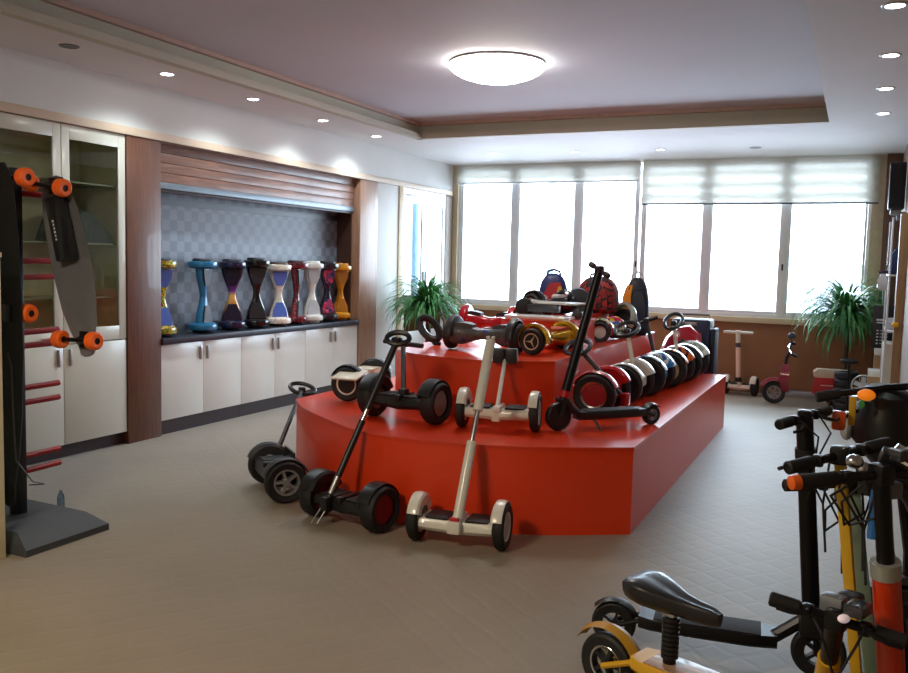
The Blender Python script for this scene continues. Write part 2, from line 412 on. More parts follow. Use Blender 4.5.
# white glazed cabinet near the window
t = thing('display_cabinet', 'white cabinet with two tall mirror-bright glass doors in the window corner', 'cabinet', (XL, 9.995, 0))
L = 1.29
mb = MB(); mb.span((-.5, 0, .1), (-.48, L, 2.5)); mb.span((-.5, 0, .1), (-.03, .02, 2.5)); mb.span((-.5, L-.02, .1), (-.03, L, 2.5)); mb.span((-.49, .002, 2.42), (-.001, L-.002, 2.498)); mb.span((-.49, .002, .102), (-.001, L-.002, .16))
mb.build('carcass', laminate, t); MB().span((-.5, 0, 0), (-.05, L, .1)).build('plinth', kick, t)
for i in range(2):
    a, b = i*L/2+.004, (i+1)*L/2-.004; d = MB(); s = .085
    d.span((-.02, a, .17), (0, a+s, 2.415), .003); d.span((-.02, b-s, .17), (0, b, 2.415), .003); d.span((-.02, a+s, .17), (0, b-s, .62), .003); d.span((-.02, a+s, 2.31), (0, b-s, 2.415), .003)
    dd = d.build('door', laminate, t); MB().span((-.013, a+s, .62), (-.009, b-s, 2.31)).build('pane', mirrglass, dd)
    yy = b-.03 if i == 0 else a+.03; MB().span((0, yy-.007, 1.25), (.02, yy+.007, 1.42), .003).build('handle', steel, dd)
for z in (.95, 1.35, 1.8): MB().span((-.47, .02, z), (-.06, L-.02, z+.012)).build('shelf', P('glass_shelf', '#8f9a8e', .2), t)

# downlights
lit = EMIT('downlight_lit', '#eef4ff', 14)
DL = [(-4.895, 4.35, 0), (-4.89, 5.26, 1), (-4.9, 6.32, 1), (-4.95, 7.50, 1), (-4.98, 8.62, 1),
      (-4.265, 10.35, 1), (-3.22, 10.41, 1), (-2.198, 10.47, 1), (-1.139, 10.55, 0),
      (.093, 5.17, 1), (.108, 6.32, 1), (.11, 7.43, 1), (.117, 8.57, 1)]
DLAB = ['dark unlit downlight at the near end of the left ceiling border', 'first glowing downlight from the unlit one on the left border', 'second glowing downlight from the near end of the left border', 'third glowing downlight from the near end of the left border', 'farthest glowing downlight on the left ceiling border',
        'glowing downlight nearest the left corner of the window border', 'middle of the three glowing downlights before the windows', 'rightmost glowing downlight before the windows, beside the unlit one', 'dark unlit downlight in the border before the windows',
        'nearest glowing downlight on the right ceiling border', 'second nearest glowing downlight on the right ceiling border', 'third glowing downlight on the right ceiling border', 'farthest glowing downlight on the right ceiling border']
dark_dl = P('downlight_unlit', '#55534f', .4)
for i, (x, y, on) in enumerate(DL):
    t = thing('downlight', DLAB[i], 'downlight', (x, y, ZC), 0, 'recessed ceiling downlights')
    MB().lathe([(.045, -.001), (.05, -.006), (.062, -.006), (.066, -.0005), (.066, .001)], None, 24).build('rim', P('downlight_rim', '#cfd2d4', .3, metal=.4) if on else grey, t)
    MB().lathe([(0, -.004), (.046, -.004), (.046, .002), (0, .002)], None, 20).build('lens', lit if on else dark_dl, t)
    if on:
        l = bpy.data.lights.new('downlight_beam', 'SPOT'); l.energy = 26 if x < -4.5 else 9; l.spot_size = R(138); l.spot_blend = 1; l.color = (.86, .97, 1); l.shadow_soft_size = .03
        lo = bpy.data.objects.new('downlight_beam', l); C.objects.link(lo); lo.location = (x, y, ZC-.03)
# dome lamp
t = thing('dome_ceiling_lamp', 'large glowing round dome lamp in the middle of the ceiling', 'lamp', (-2.66, 6.47, ZU))
MB().lathe([(0, 0), (.36, 0), (.375, -.02), (.36, -.03), (0, -.03)], None, 40).build('base_ring', P('lamp_ring', '#d8d8d8', .3), t)
MB().lathe([(.374, -.022), (.372, -.05), (.345, -.075), (.29, -.105), (.2, -.135), (.1, -.148), (0, -.152)], None, 40).build('diffuser', EMIT('dome_glow', '#fffaf2', 10), t)
# ------------------------------------------------------------------ stepped red platform
redlam = P('red_laminate', '#e53c0d', .42, coat=.2, var=.03, scale=3)
redtop = P('red_laminate_top', '#da380f', .30, coat=.25, var=.03, scale=3)
def arc(pts, n=4):
    """smooth a polyline with Catmull-Rom"""
    o = []
    for i in range(len(pts)-1):
        p = [V((*pts[max(0, min(len(pts)-1, k))], 0)) for k in (i-1, i, i+1, i+2)]
        for j in range(n):
            t = j/n
            q = .5*((2*p[1])+(p[2]-p[0])*t+(2*p[0]-5*p[1]+4*p[2]-p[3])*t*t+(-p[0]+3*p[1]-3*p[2]+p[3])*t**3)
            o.append((q.x, q.y))
    return o+[tuple(pts[-1])]
Z1, Z2, Z3 = .515, .91, 1.125
f1 = arc([(-3.72, 5.33), (-3.45, 5.04), (-3.12, 4.79), (-2.72, 4.54), (-2.42, 4.475), (-2.08, 4.505), (-1.8, 4.585), (-1.52, 4.70), (-1.115, 4.945)])
f2 = arc([(-3.06, 5.64), (-2.89, 5.46), (-2.69, 5.365), (-2.446, 5.31), (-2.3, 5.30), (-2.08, 5.345), (-1.80, 5.54)])
f3 = arc([(-2.54, 6.42), (-2.42, 6.30), (-2.15, 6.30), (-1.95, 6.42)])+[(-1.95, 7.02), (-2.08, 7.06)]
for lab, f, xr, xl, yb, za, zb in (('wide bottom tier of the orange-red stepped platform, standing on the carpet', f1, -1.118, -3.74, 8.84, 0, Z1), ('middle tier of the orange-red stepped platform', f2, -1.80, -3.24, 8.7, Z1, Z2), ('narrow top tier of the orange-red stepped platform', f3, -2.08, -2.54, 8.2, Z2, Z3)):
    t = thing('display_tier', lab, 'platform', (-2.42, 6.5, za), 0, 'tiers of the red stepped platform')
    poly = [(x+2.42, y-6.5) for x, y in f+[(xr, yb), (xl, yb)]]
    MB().prism(poly, 0, zb-za-.018).build('riser', redlam, t, 25)
    def off(p):
        v = V(p); return tuple(v+v*(.006/v.length))
    MB().prism([off(p) for p in poly], zb-za-.018, zb-za).build('top_board', redtop, t, 25)

# ------------------------------------------------------------------ wheels
def wheel(parent, c, ax, r, w, hubm, tyre=None, spokes=0, spm=None, name='wheel', ri=.62, flat=False, both=True, ringm=None, lab=None):
    M = frame(c, ax); h = w/2
    mb = MB()
    mb.lathe([(r*ri, -h*.8), (r*.88, -h), (r*.97, -h*.72), (r, -h*.3), (r, h*.3), (r*.97, h*.72), (r*.88, h), (r*ri, h*.8)], M, 28)
    o = mb.build(name, tyre or rubber, parent, label=lab)
    hb = MB()
    if spokes:
        hb.lathe([(r*ri*1.01, -h*.78), (r*ri*.86, -h*.75), (r*ri*.86, h*.75), (r*ri*1.01, h*.78)], M, 24, shut=True)
        hb.lathe([(0, -h*.9), (r*.16, -h*.9), (r*.2, -h*.5), (r*.2, h*.5), (r*.16, h*.9), (0, h*.9)], M, 14)
        for k in range(spokes):
            T = M @ MX.Rotation(2*PI*k/spokes+.3, 4, 'Z')
            hb.box((r*.38, 0, 0), (r*.42, r*.12, h*1.3), T)
        hb.build('hub', hubm, o)
    else:
        hb.lathe([(0, -h*.62), (r*ri*.5, -h*.68), (r*ri*1.01, -h*.6), (r*ri*1.01, h*.6), (r*ri*.5, h*.68), (0, h*.62)], M, 24)
        hb.build('hub', hubm, o)
    if ringm:
        rb = MB()
        for s in (-1, 1):
            rb.lathe([(r*ri*.86, s*h*.72), (r*ri*1.0, s*h*.84), (r*ri*1.04, s*h*.74), (r*ri*.9, s*h*.6)], M, 28, shut=True)
        rb.build('rim_ring', ringm, o)
    return o
def star(parent, c, ax, r, m):
    M = frame(c, ax); mb = MB()
    for k in range(3):
        T = M @ MX.Rotation(PI/2+2*PI*k/3, 4, 'Z')
        mb.loft([[(0, -.16*r, 0), (0, .16*r, 0), (r, .012*r, 0), (r, -.012*r, 0)], [(0, -.10*r, .006), (0, .10*r, .006), (r, .008*r, .004), (r, -.008*r, .004)]], True, False, T)
    return mb.build('star_emblem', m, parent, 20)

# ------------------------------------------------------------------ two-wheeled balance scooter with a steering stem
def knee_loop(mb, c, nrm, a, b, r, hint=(1, 0, 0), n=22, flat=1):
    M = frame(c, nrm, hint)
    pts = [M @ V((a*math.cos(2*PI*i/n), b*math.sin(2*PI*i/n), 0)) for i in range(n)]
    mb.tube(pts, r, 8, closed=True, flat=flat)
def mini(name, label, mid, rz, group=None, r=.125, gap=.245, w=.075, body=black, fender=black, hub=darkgrey, ring=None, pad=rubber, top=None, segs=(), stemr=.017, stemm=black, base=None, head=None, spokes=0, headm=black, flare=0, core=None, tailm=None, disc=None, notail=False, bodyh=1):
    t = thing(name, label, 'balance scooter', mid, rz, group)
    for s in (-1, 1):
        wheel(t, (s*gap, 0, r), (1, 0, 0), r, w, disc if (disc and s > 0) else hub, ringm=ring, spokes=spokes)
        fb = MB(); M = frame((s*gap, 0, r), (s, 0, 0), (0, 0, 1))
        # guard: shell over the top of the tyre that runs down on the inner side
        fb.lathe([(r*.55, -w*.66), (r*.98, -w*.72), (r*1.10, -w*.55), (r*1.13, -w*.1), (r*1.09, w*.32), (r*1.05, w*.34), (r*1.08, -w*.1), (r*1.06, -w*.5), (r*.95, -w*.62), (r*.55, -w*.58)], M, 20, R(-68), R(68), shut=True)
        fb.build('wheel_guard', fender, t)
    g = gap-w*.62
    h0, h1 = r*.62, r*1.18*bodyh
    mb = MB()
    rings = []
    for x, k in ((-g, 1), (-g*.72, .97), (-g*.25, .86), (0, .84), (g*.25, .86), (g*.72, .97), (g, 1)):
        d = .10*k; z0, z1 = r*(.70-.12*(1-abs(x)/g)), h1*(.98+.06*abs(x)/g)-.004
        rings.append([(x, -d, z0+.02), (x, -d*.8, z0), (x, d*.8, z0), (x, d, z0+.02), (x, d, z1-.02), (x, d*.85, z1), (x, -d*.85, z1), (x, -d, z1-.02)])
    mb.loft(rings).build('body', core or body, t)
    for s in (-1, 1):
        MB().box((s*g*.55, 0, h1+.004), (g*.62, .155, .014), None, .006).build('foot_pad', pad, t)
    MB().box((0, 0, h1-.005), (g*.26, .19, .04), None, .014).build('centre_ridge', body, t)
    if top is not None:
        b = V(base) if base is not None else V((0, .03, h1))
        b = toloc(t, b) if base is not None else b
        e = toloc(t, top); d = e-b
        MB().box(b, (.055, .06, .09), frame((0, 0, 0), d).to_3x3().to_4x4() if False else None, .012).build('stem_socket', body, t)
        ss = list(segs) or [(0, 1, stemr, stemm)]
        st = None
        for (u, v, rr, mm) in ss:
            o = MB().tube([b+d*u, b+d*v], rr, 12).build('stem' if st is None else 'stem_section', mm, t if st is None else st)
            st = st or o
        if head:
            hd = MB(); dn = d.normalized()
            inv = o_inv[t.name].to_3x3()
            kind = head[0]
            if kind == 'loop':      # closed knee ring
                knee_loop(hd, e+dn*.02, inv @ V(head[1]), head[2], head[3], .017, inv @ V(head[4]) if len(head) > 4 else (1, 0, 0))
                hd.box(e, (.06, .05, .05), None, .015)
            elif kind == 'pads':    # pair of knee pads
                for s in (-1, 1): hd.box(e+V((s*.042, .01, .03)), (.08, .055, .10), None, .014)
            elif kind == 'bar':     # straight grips
                x = inv @ V(head[1]).normalized()
                hd.tube([e-x*head[2], e-x*.05, e+x*.05, e+x*head[2]], [.0165, .0165, .0165, .0165], 10)
                hd.box(e, (.07, .05, .05), None, .015)
            elif kind == 'prongs':
                for k in range(4):
                    a = PI/4+k*PI/2; q = V((math.cos(a)*.024, math.sin(a)*.024, 0))
                    hd.tube([e+q*.6, e+q+V((0, 0, .035))], .007, 6)
                hd.lathe([(0, -.01), (.028, -.01), (.028, .012), (0, .012)], frame(e, d), 12)
            hd.build('handle', headm, st)
    return t
GM = 'steering-stem balance scooters around the platform'
# on the floor in front of the lower tier
w1 = mini('balance_scooter', 'white balance scooter with a long telescopic stem on the floor before the red step', (-1.915, 4.30, 0), R(8), GM, body=whitep, fender=whitep, hub=P('hub_light', '#a9a7a2', .4), ring=whitep,
     base=(-1.905, 4.235, .125), top=(-1.925, 4.70, 1.09), segs=((0, .44, .029, whitep), (.44, .62, .014, chrome), (.61, 1, .029, whitep)), head=('prongs',), headm=whitep, r=.128, w=.062)
MB().box((.0, -.105, .165), (.055, .02, .03), None, .008).build('tail_light', redp, w1)
MB().box((.0, -.112, .125), (.075, .04, .07), None, .014).build('bumper', whitep, w1)
w2 = mini('balance_scooter', 'black balance scooter with red wheel hubs leaning on the front of the red step', (-2.645, 4.325, 0), R(-12), GM, hub=P('hub_red', '#7e1320', .35), r=.137, w=.10,
     base=(-2.735, 4.225, .13), top=(-2.545, 4.70, 1.06), segs=((0, .50, .02, black), (.06, .16, .0205, chrome), (.44, .58, .0145, chrome), (.57, 1, .021, black)), head=('loop', (.25, -.75, .55), .07, .042, (1, .15, .15)))
fk = MB()
for s in (-1, 1): fk.tube([toloc(w2, (-2.735+s*.018, 4.215, .12)), toloc(w2, (-2.765+s*.02, 4.15, .03))], .006, 6)
fk.build('fork', chrome, w2)
w3 = mini('balance_scooter', 'dark balance scooter with silver-spoked wheel parked at the left end of the platform', (-3.42, 4.68, 0), R(-41), GM, gap=.26, hub=P('hub_silver', '#b9bbbd', .3, metal=.7), spokes=5, core=darkgrey, fender=darkgrey, r=.137, w=.085, bodyh=1.25,
     base=(-3.58, 4.90, .21), top=(-3.90, 5.66, .525), stemr=.017, head=('loop', (.35, -.45, .75), .10, .055, (1, .2, 0)))
MB().box((-.05, .10, .22), (.26, .012, .11), None, .004).build('splash_plate', black, w3)
MB().box((.06, .09, .19), (.2, .07, .1), None, .02).build('battery_box', P('navy_box', '#1c2244', .35), w3)
# on the lower tier
mini('balance_scooter', 'black balance scooter with grey side plate and T-bar on the lower tier', (-2.645, 5.0, Z1), R(-6), GM, hub=P('hub_plate', '#8f8581', .35), r=.137, w=.10,
     base=(-2.64, 4.98, .68), top=(-2.815, 5.29, .985), stemr=.017, segs=((0, 1, .017, black), (.0, .1, .02, chrome)), head=('bar', (1, -.05, -.05), .155))
mini('balance_scooter', 'white balance scooter with black knee pads on the lower tier, behind the long-stemmed white one', (-1.99, 5.03, Z1), R(12), GM, body=whitep, fender=whitep, hub=P('hub_light', '#a9a7a2', .4), ring=whitep, gap=.232, core=None, r=.12, w=.055,
     base=(-1.985, 4.975, .62), top=(-2.065, 5.30, .92), stemr=.014, stemm=whitep, head=('pads',))
t = mini('balance_scooter', 'white-bodied balance scooter without stem at the left end of the lower tier', (-3.38, 5.70, Z1), R(96), GM, hub=P('hub_black', '#1d1d20', .4), disc=P('hub_beige', '#b6a08e', .4), ring=whitep, body=creamp, fender=black, pad=creamp, r=.128, w=.07, gap=.25, bodyh=1.35)
MB().box((-.28, -.05, .27), (.2, .2, .012), MX.Rotation(R(-12), 4, 'Y'), .004).build('flap', creamp, t)
# row on the right side of the lower tier, axles pointing into the room
row = [('red balance scooter nearest the front in the right-hand row on the lower tier', 6.03, -1.60, P('metal_red', '#c01a1e', .2, coat=.7), P('hub_red_dark', '#9c1620', .35), (-1.435, 6.04, .62), (-1.80, 6.10, .945), darkgrey, ('loop', (.05, -.3, .95), .14, .085), chrome, redp),
       ('white balance scooter with a cream stem and black ring in the right-hand row', 6.62, -1.55, P('white_gloss', '#d9d7cf', .2, coat=.7), P('hub_blue_dark', '#27344f', .35), (-1.51, 6.66, .68), (-1.61, 6.74, 1.045), creamp, ('loop', (.05, -.28, .95), .16, .085), None, whitep),
       ('blue-topped balance scooter with dark wheels in the middle of the right-hand row', 7.2, -1.50, PAT('blue_print', ['#1d4e83', '#2f79b8', '#e8eef2', '#163a66'], 9), P('hub_navy', '#1f2340', .35), (-1.50, 7.42, .7), (-1.63, 7.5, 1.09), black, ('bar', (1, .3, .4), .10), None, bluep),
       ('dark balance scooter with orange top and beige wheel face in the right-hand row', 7.78, -1.44, PAT('orange_print', ['#b9431d', '#d86a2a', '#2a2a48', '#e8d9cc'], 9), P('hub_sand', '#b8a27e', .4), (-1.42, 7.9, .72), (-1.49, 8.0, 1.05), creamp, ('loop', (.05, -.4, .9), .15, .075), None, black),
       ('pale green-white balance scooter at the far end of the right-hand row', 8.30, -1.40, PAT('green_white_print', ['#cdd6c4', '#dfe3da', '#9fb0a0', '#f0f0ea'], 8), P('hub_navy', '#1f2340', .35), None, None, None, None, None, whitep)]
for lab, y, x, fm, hm, b, tp, sm, hd, rg, bd in row:
    o = mini('balance_scooter', lab, (x, y, Z1), R(90), 'balance scooters in the right-hand row', r=.15+.008*max(0, y-6.5), gap=.205, w=.085, hub=hm, fender=fm, body=bd, ring=rg, core=fm, bodyh=1.15,
         base=b, top=tp, stemr=.017, stemm=sm or black, head=hd)

# ------------------------------------------------------------------ hoverboards
def hover(name, label, loc, rz, group, shell, padm, guard=None, wheelm=None, stand=True, L=.65, k=1, hub=darkgrey, lie=0, hubring=None, emblem=False, rot=None, waist=.034, led=None):
    t = thing(name, label, 'hoverboard', loc, rz, group, rot)
    r = .095*k; bw = .108 if stand else .092
    G = MX.Translation((0, 0, L/2)) @ MX.Rotation(R(-90), 4, 'Y') @ MX.Rotation(R(90), 4, 'X') if stand else MX.Translation((0, 0, r))
    # local X = axle line, local Z = deck side (turned to face forward, -Y, when stood on end)
    mb = MB(); mb.M = G
    rings = []
    for u in (-.80, -.70, -.5, -.3, -.14, -.05, 0, .05, .14, .3, .5, .70, .80):
        a = abs(u); s = min(1, a/.72); s = s*s*(3-2*s)
        wy = (waist+(bw-waist)*s)*k; wz = ((.032+.018*s) if stand else (.034+.044*s))*k
        rings.append([(u*L/2, wy*math.cos(q)*(1.0 if abs(math.cos(q)) < .9 else .98), wz*math.copysign(abs(math.sin(q))**.7, math.sin(q))+.012) for q in [2*PI*i/16 for i in range(16)]])
    mb.loft(rings).build('body', shell, t)
    for s in (-1, 1):
        x = s*(L/2-.052)
        gb = MB(); gb.M = G
        M = frame((x, 0, .006), (s, 0, 0), (0, 0, 1)); R_ = (.134 if stand else .124)*k
        a0 = -PI if stand else R(-96); a1 = PI if stand else R(96)
        gb.lathe([(.05, -.046), (R_*.8, -.044), (R_*.96, -.028), (R_, -.004), (R_*.97, .018), (R_*.86, .024), (R_*.86, .014), (R_*.9, -.02), (.05, -.034)], M, 30, a0, a1, shut=True)
        gb.build('wheel_guard', guard or shell, t)
        c = G @ V((x+s*.018, 0, 0 if not stand else .006)); ax = (G.to_3x3() @ V((s, 0, 0)))
        wo = wheel(t, c, ax, r, .062, hub, wheelm or rubber, ringm=hubring)
        if emblem: star(wo, c+ax*.024, ax, r*.5, hubring)
        pb = MB(); pb.M = G
        q0, q1 = s*.26*L/2, s*.70*L/2
        def wy(x): 
            a = min(1, abs(x)/(L/2)/.72); a = a*a*(3-2*a); return (waist+(bw-waist)*a)*k
        z = .058*k
        z0, z1 = (.050*k, .066*k) if stand else (.062*k, .084*k)
        pts = [(q0, wy(q0)*.62), ((q0+q1)/2, wy((q0+q1)/2)*.78), (q1, wy(q1)*.74)]
        poly = pts+[(px, -py) for px, py in pts[::-1]]
        pb.loft([[(px, py, z0*(.86 if abs(px-q0) < 1e-6 else 1)-.006) for px, py in poly], [(px, py, z1*(.86 if abs(px-q0) < 1e-6 else 1)) for px, py in poly]]).build('foot_pad', padm, t)
    return t
GH = 'hoverboards standing on end on the dark worktop'
padblue = P('film_blue', '#5577cf', .3, coat=.3); paddark = P('pad_dark', '#24242b', .5)
hv = [('hoverboard with yellow-green graffiti print and blue foot pads, at the left end of the row', -5.50, 5.83, 70, PAT('graffiti', ['#35301c', '#b58a1e', '#3e7f35', '#d9c23a', '#93261d', '#e8dfc0'], 16), padblue, PAT('graffiti', [], 1) if False else None, .66),
      ('blue hoverboard turned sideways with dark top, second from the left', -5.50, 6.36, 102, P('hover_blue', '#1f6f9c', .3, coat=.5), paddark, None, .66),
      ('navy hoverboard with purple and flame-orange waist', -5.51, 6.80, 44, GRAD('galaxy', [(.0, '#241a33'), (.30, '#3a1730'), (.44, '#c98a3a'), (.53, '#e5b060'), (.62, '#6a2d84'), (.74, '#1c1a35'), (1, '#14152a')], 0, .7), P('pad_galaxy', '#211b33', .35), P('navy_gloss', '#1c1d3a', .2, coat=.6), .66),
      ('plain black hoverboard, fourth from the left', -5.49, 7.15, 48, blackgloss, paddark, None, .68),
      ('white floral hoverboard with bright blue foot pads', -5.49, 7.52, 54, PAT('floral', ['#c8582e', '#e6dfcf', '#ece6da', '#e9e2d4', '#8a5a3a'], 26), padblue, None, .64),
      ('maroon patterned hoverboard between the floral and the white one', -5.50, 7.84, 104, PAT('maroon_print', ['#2a0d14', '#5d1524', '#7a1d2b', '#3b1018', '#b04a4a'], 20), paddark, None, .66),
      ('white hoverboard with black trim, third from the right end', -5.50, 8.14, 66, P('white_gloss', '#d9d7cf', .2, coat=.7), P('pad_lightgrey', '#b8bcc2', .4), None, .66),
      ('black hoverboard with red and blue pattern, second from the right end', -5.50, 8.45, 62, PAT('redblue_print', ['#15142b', '#191833', '#15132a', '#151428', '#b03a56'], 11), PAT('redblue_pad', ['#1b1d3f', '#27365f', '#c2304c', '#e0788c'], 18), P('black_gloss2', '#191420', .2, coat=.6), .66),
      ('yellow-orange hoverboard at the right end of the row', -5.51, 8.745, 62, P('hover_amber', '#cc8411', .25, coat=.6), P('pad_amber', '#a8690d', .4), None, .64)]
for i, (lab, x, y, rz, sh, pd, gd, L) in enumerate(hv):
    o = hover('hoverboard', lab, (x, y, .842), R(rz), GH, sh, pd, gd, P('hover_tyre_%d' % i, ['#20283a', '#15202a', '#1d1c2c', '#141416', '#4a352a', '#2a1416', '#d9d7cf', '#1c1418', '#b8760f'][i], .45), True, L+.03, hub=P('hub_cap_dark', '#26262a', .35))
GT = 'hoverboards lying on the platform'
hover('hoverboard', 'grey and blue hoverboard lying across the front of the middle tier', (-2.45, 5.86, Z2+.003), R(-2), GT, PAT('greyblue', ['#2b4a9a', '#4b4d52', '#55575c', '#2b3e88', '#2b4590'], 4, .4, .2), P('pad_grey', '#4c4e52', .6), P('guard_darkgrey', '#2f3034', .4), hub=P('hub_white', '#c9c6be', .35), stand=False, L=.60, k=1.12)
hover('hoverboard', 'gold chrome hoverboard with a three-pointed star hub on the middle tier', (-2.02, 6.07, Z2+.003), R(82), GT, P('gold_chrome', '#d9a413', .16, metal=.75, coat=.5), P('pad_rust', '#b5431c', .5), None, hub=P('hub_black_gloss', '#17181c', .3), hubring=P('ring_cream', '#d8cfb2', .35), stand=False, L=.60, k=1.0, emblem=True)
hover('hoverboard', 'glossy red hoverboard behind the grey and blue one', (-2.86, 6.95, Z2+.003), R(4), GT, P('hover_red', '#a8101f', .15, coat=.8), paddark, None, hub=P('hub_white', '#c9c6be', .35), stand=False, L=.54, k=1.25)
hover('hoverboard', 'black and white hoverboard left of the white skateboards', (-2.37, 7.08, Z3+.003), R(70), GT, P('black_gloss', '#101013'), P('pad_white', '#d0d0d0', .4), None, hub=P('hub_white', '#c9c6be', .35), stand=False, L=.52, k=.95)
hover('hoverboard', 'small hoverboard with yellow-red graffiti print behind the kick scooter stem', (-1.935, 7.38, Z2+.003), R(90), GT, PAT('graffiti2', ['#d8c51e', '#b52038', '#e0d9c8', '#3b8a3a', '#d7d02a'], 9), padblue, None, hub=P('hub_white', '#c9c6be', .35), stand=False, L=.52, k=.9)
t = thing('steering_loop', 'loose black steering ring standing at the left of the middle tier', 'steering handle', (-2.98, 6.05, Z2))
mb = MB(); knee_loop(mb, (-.01, 0, .125), (.45, -.85, .30), .10, .055, .030, (.72, 0, -.7)); mb.build('ring', black, t)
MB().tube([(.06, 0, .03), (.05, 0, 0)], [.03, .036], 12).build('socket', rubber, t)
# ------------------------------------------------------------------ kick scooters
def kick_scooter(name, label, rear, front, group=None, r=.085, rr=None, deckz=.11, deckw=.15, deckm=black, gripm=rubber, stem_from=None, stem_to=(0, 0, 0), stemr=.024, stemm=blackmetal, bar=.2, bardir=None, barm=blackmetal,
                 fenderm=black, hub=darkgrey, rearhub=None, solid=False, collar=None, upper=None, seat=None, display=None, levers=True, frontfender=None, deckpat=None, endcaps=None, spokes=5, neck=None, tilt=0, bell=None, kstand=None, cat='scooter', stem_square=False):
    rear, front = V(rear), V(front); mid = (rear+front)/2; d = front-rear; rz = math.atan2(d.y, d.x); L = d.length
    t = thing(name, label, cat, mid, rz, group)
    rr = rr or r
    wheel(t, (L/2, 0, r), (0, 1, 0), r, .045, hub, ri=.86 if solid else .6, spokes=0 if solid else spokes, name='front_wheel', tyre=black if solid else rubber)
    wheel(t, (-L/2, 0, rr), (0, 1, 0), rr, .042, rearhub or hub, ri=.6, spokes=spokes, name='rear_wheel', ringm=chrome if seat else None)
    x0, x1 = -L/2+rr*1.15, L/2-r*1.5
    db = MB(); h = .05; w = deckw/2
    rings = []
    for x, ww in ((x0, w*.7), (x0+.05, w*.95), (x0+.12, w), (x1-.1, w), (x1, w*.7)):
        rings.append([(x, -ww, deckz-h+.012), (x, -ww*.85, deckz-h), (x, ww*.85, deckz-h), (x, ww, deckz-h+.012), (x, ww, deckz-.006), (x, ww*.95, deckz), (x, -ww*.95, deckz), (x, -ww, deckz-.006)])
    dk = db.loft(rings).build('deck', deckm, t)
    gp = MB().span((x0+.06, -w*.86, deckz-.001), (x1-.06, w*.86, deckz+.004), .002).build('grip_mat', deckpat or P('grip_tape', '#25272c', .75, bump=.3, scale=90), dk)
    # forks holding both wheels
    fk = MB()
    for s in (-1, 1):
        fk.tube([(x0+.02, s*.035, deckz-.02), (-L/2, s*.034, rr)], .011, 8)
    fk.build('rear_fork', neck or deckm, t); fk = MB()
    for s in (-1, 1): fk.tube([(L/2, s*.034, r), (L/2-r*.25, s*.032, r*2.05)], .012, 8)
    fk.box((L/2-r*.3, 0, r*2.12), (.06, .085, .03), None, .008)
    fk.tube([(x1-.01, 0, deckz-.02), (x1+.04, 0, deckz+.02), (L/2-r*.55, 0, r*2.2)], .026, 10)
    fk.build('fork', neck or deckm, t)
    M = frame((-L/2, 0, rr), (0, 1, 0), (0, 0, 1)); fq = 1.12 if seat else 1
    fm = MB().lathe([(rr*1.10*fq, -.03*fq), (rr*1.2*fq, 0), (rr*1.10*fq, .03*fq), (rr*1.15*fq, 0)], M, 16, R(-50-12*(fq > 1)), R(62+20*(fq > 1)), shut=True)
    fm.build('fender', fenderm, t)
    if frontfender:
        M = frame((L/2, 0, r), (0, 1, 0), (0, 0, 1))
        MB().lathe([(r*1.10, -.03), (r*1.18, 0), (r*1.10, .03), (r*1.13, 0)], M, 16, R(-40), R(70), shut=True).build('fender', frontfender, t)
    b = toloc(t, stem_from) if stem_from else V((L/2-r*.35, 0, r*2.1)); e = toloc(t, stem_to); dd = e-b
    if upper:
        k, ur, um = upper
        sm = MB().tube([b, b+dd*k], stemr, 14).build('stem', stemm, t)
        MB().tube([b+dd*(k-.01), e], ur, 12).build('upper_stem', um, sm)
    elif stem_square:
        sm = MB().box((0, 0, dd.length/2), (stemr*1.9, stemr*1.5, dd.length), frame(b, dd, (1, 0, 0)), .006).build('stem', stemm, t)
    else: sm = MB().tube([b, e], [stemr, stemr*.92], 14).build('stem', stemm, t)
    for (k, cm, cr) in (collar or []):
        MB().tube([b+dd*(k-.025), b+dd*(k+.025)], cr, 14).build('collar', cm, sm)
    x = o_inv[t.name].to_3x3() @ V(bardir) if bardir else V((0, 1, 0)); x.normalize()
    bb = MB().tube([e-x*bar, e-x*.05, e+x*.05, e+x*bar], .013, 10); bb.box(e, (.05, .05, .055), None, .012)
    hb = bb.build('handlebar', barm, t)
    for s in (-1, 1):
        MB().tube([e+x*s*bar*.52, e+x*s*bar*.56, e+x*s*(bar-.004), e+x*s*bar], [.014, .0195, .0195, .014], 12).build('grip', gripm, hb)
        if endcaps: MB().tube([e+x*s*(bar-.002), e+x*s*(bar+.018), e+x*s*(bar+.022)], [.02, .018, .01], 12).build('end_cap', endcaps, hb)
        if levers:
            fw = V((1, 0, 0)); fw = (fw-x*fw.dot(x)).normalized()
            lv = MB().tube([e+x*s*bar*.42+fw*.015, e+x*s*bar*.46+fw*.045+V((0, 0, -.008)), e+x*s*bar*.7+fw*.055+V((0, 0, -.02)), e+x*s*bar*.9+fw*.05+V((0, 0, -.02))], [.008, .008, .006, .006], 7)
            lv.box(e+x*s*bar*.42, (.03, .03, .035), None, .008)
            lv.build('brake_lever', blackmetal, hb)
            MB().tube([e+x*s*bar*.4+fw*.02, e+x*s*bar*.25+fw*.08+V((0, 0, -.05)), e+fw*.05+V((0, 0, -.16)), e+fw*.03+V((0, 0, -.30))], .0035, 6).build('cable', rubber, hb)
    if display:
        MB().box(e+V((-.0, 0, .045))+x*display, (.05, .075, .03), None, .008).build('display', P('display_case', '#2b2d31', .25, coat=.5), hb)
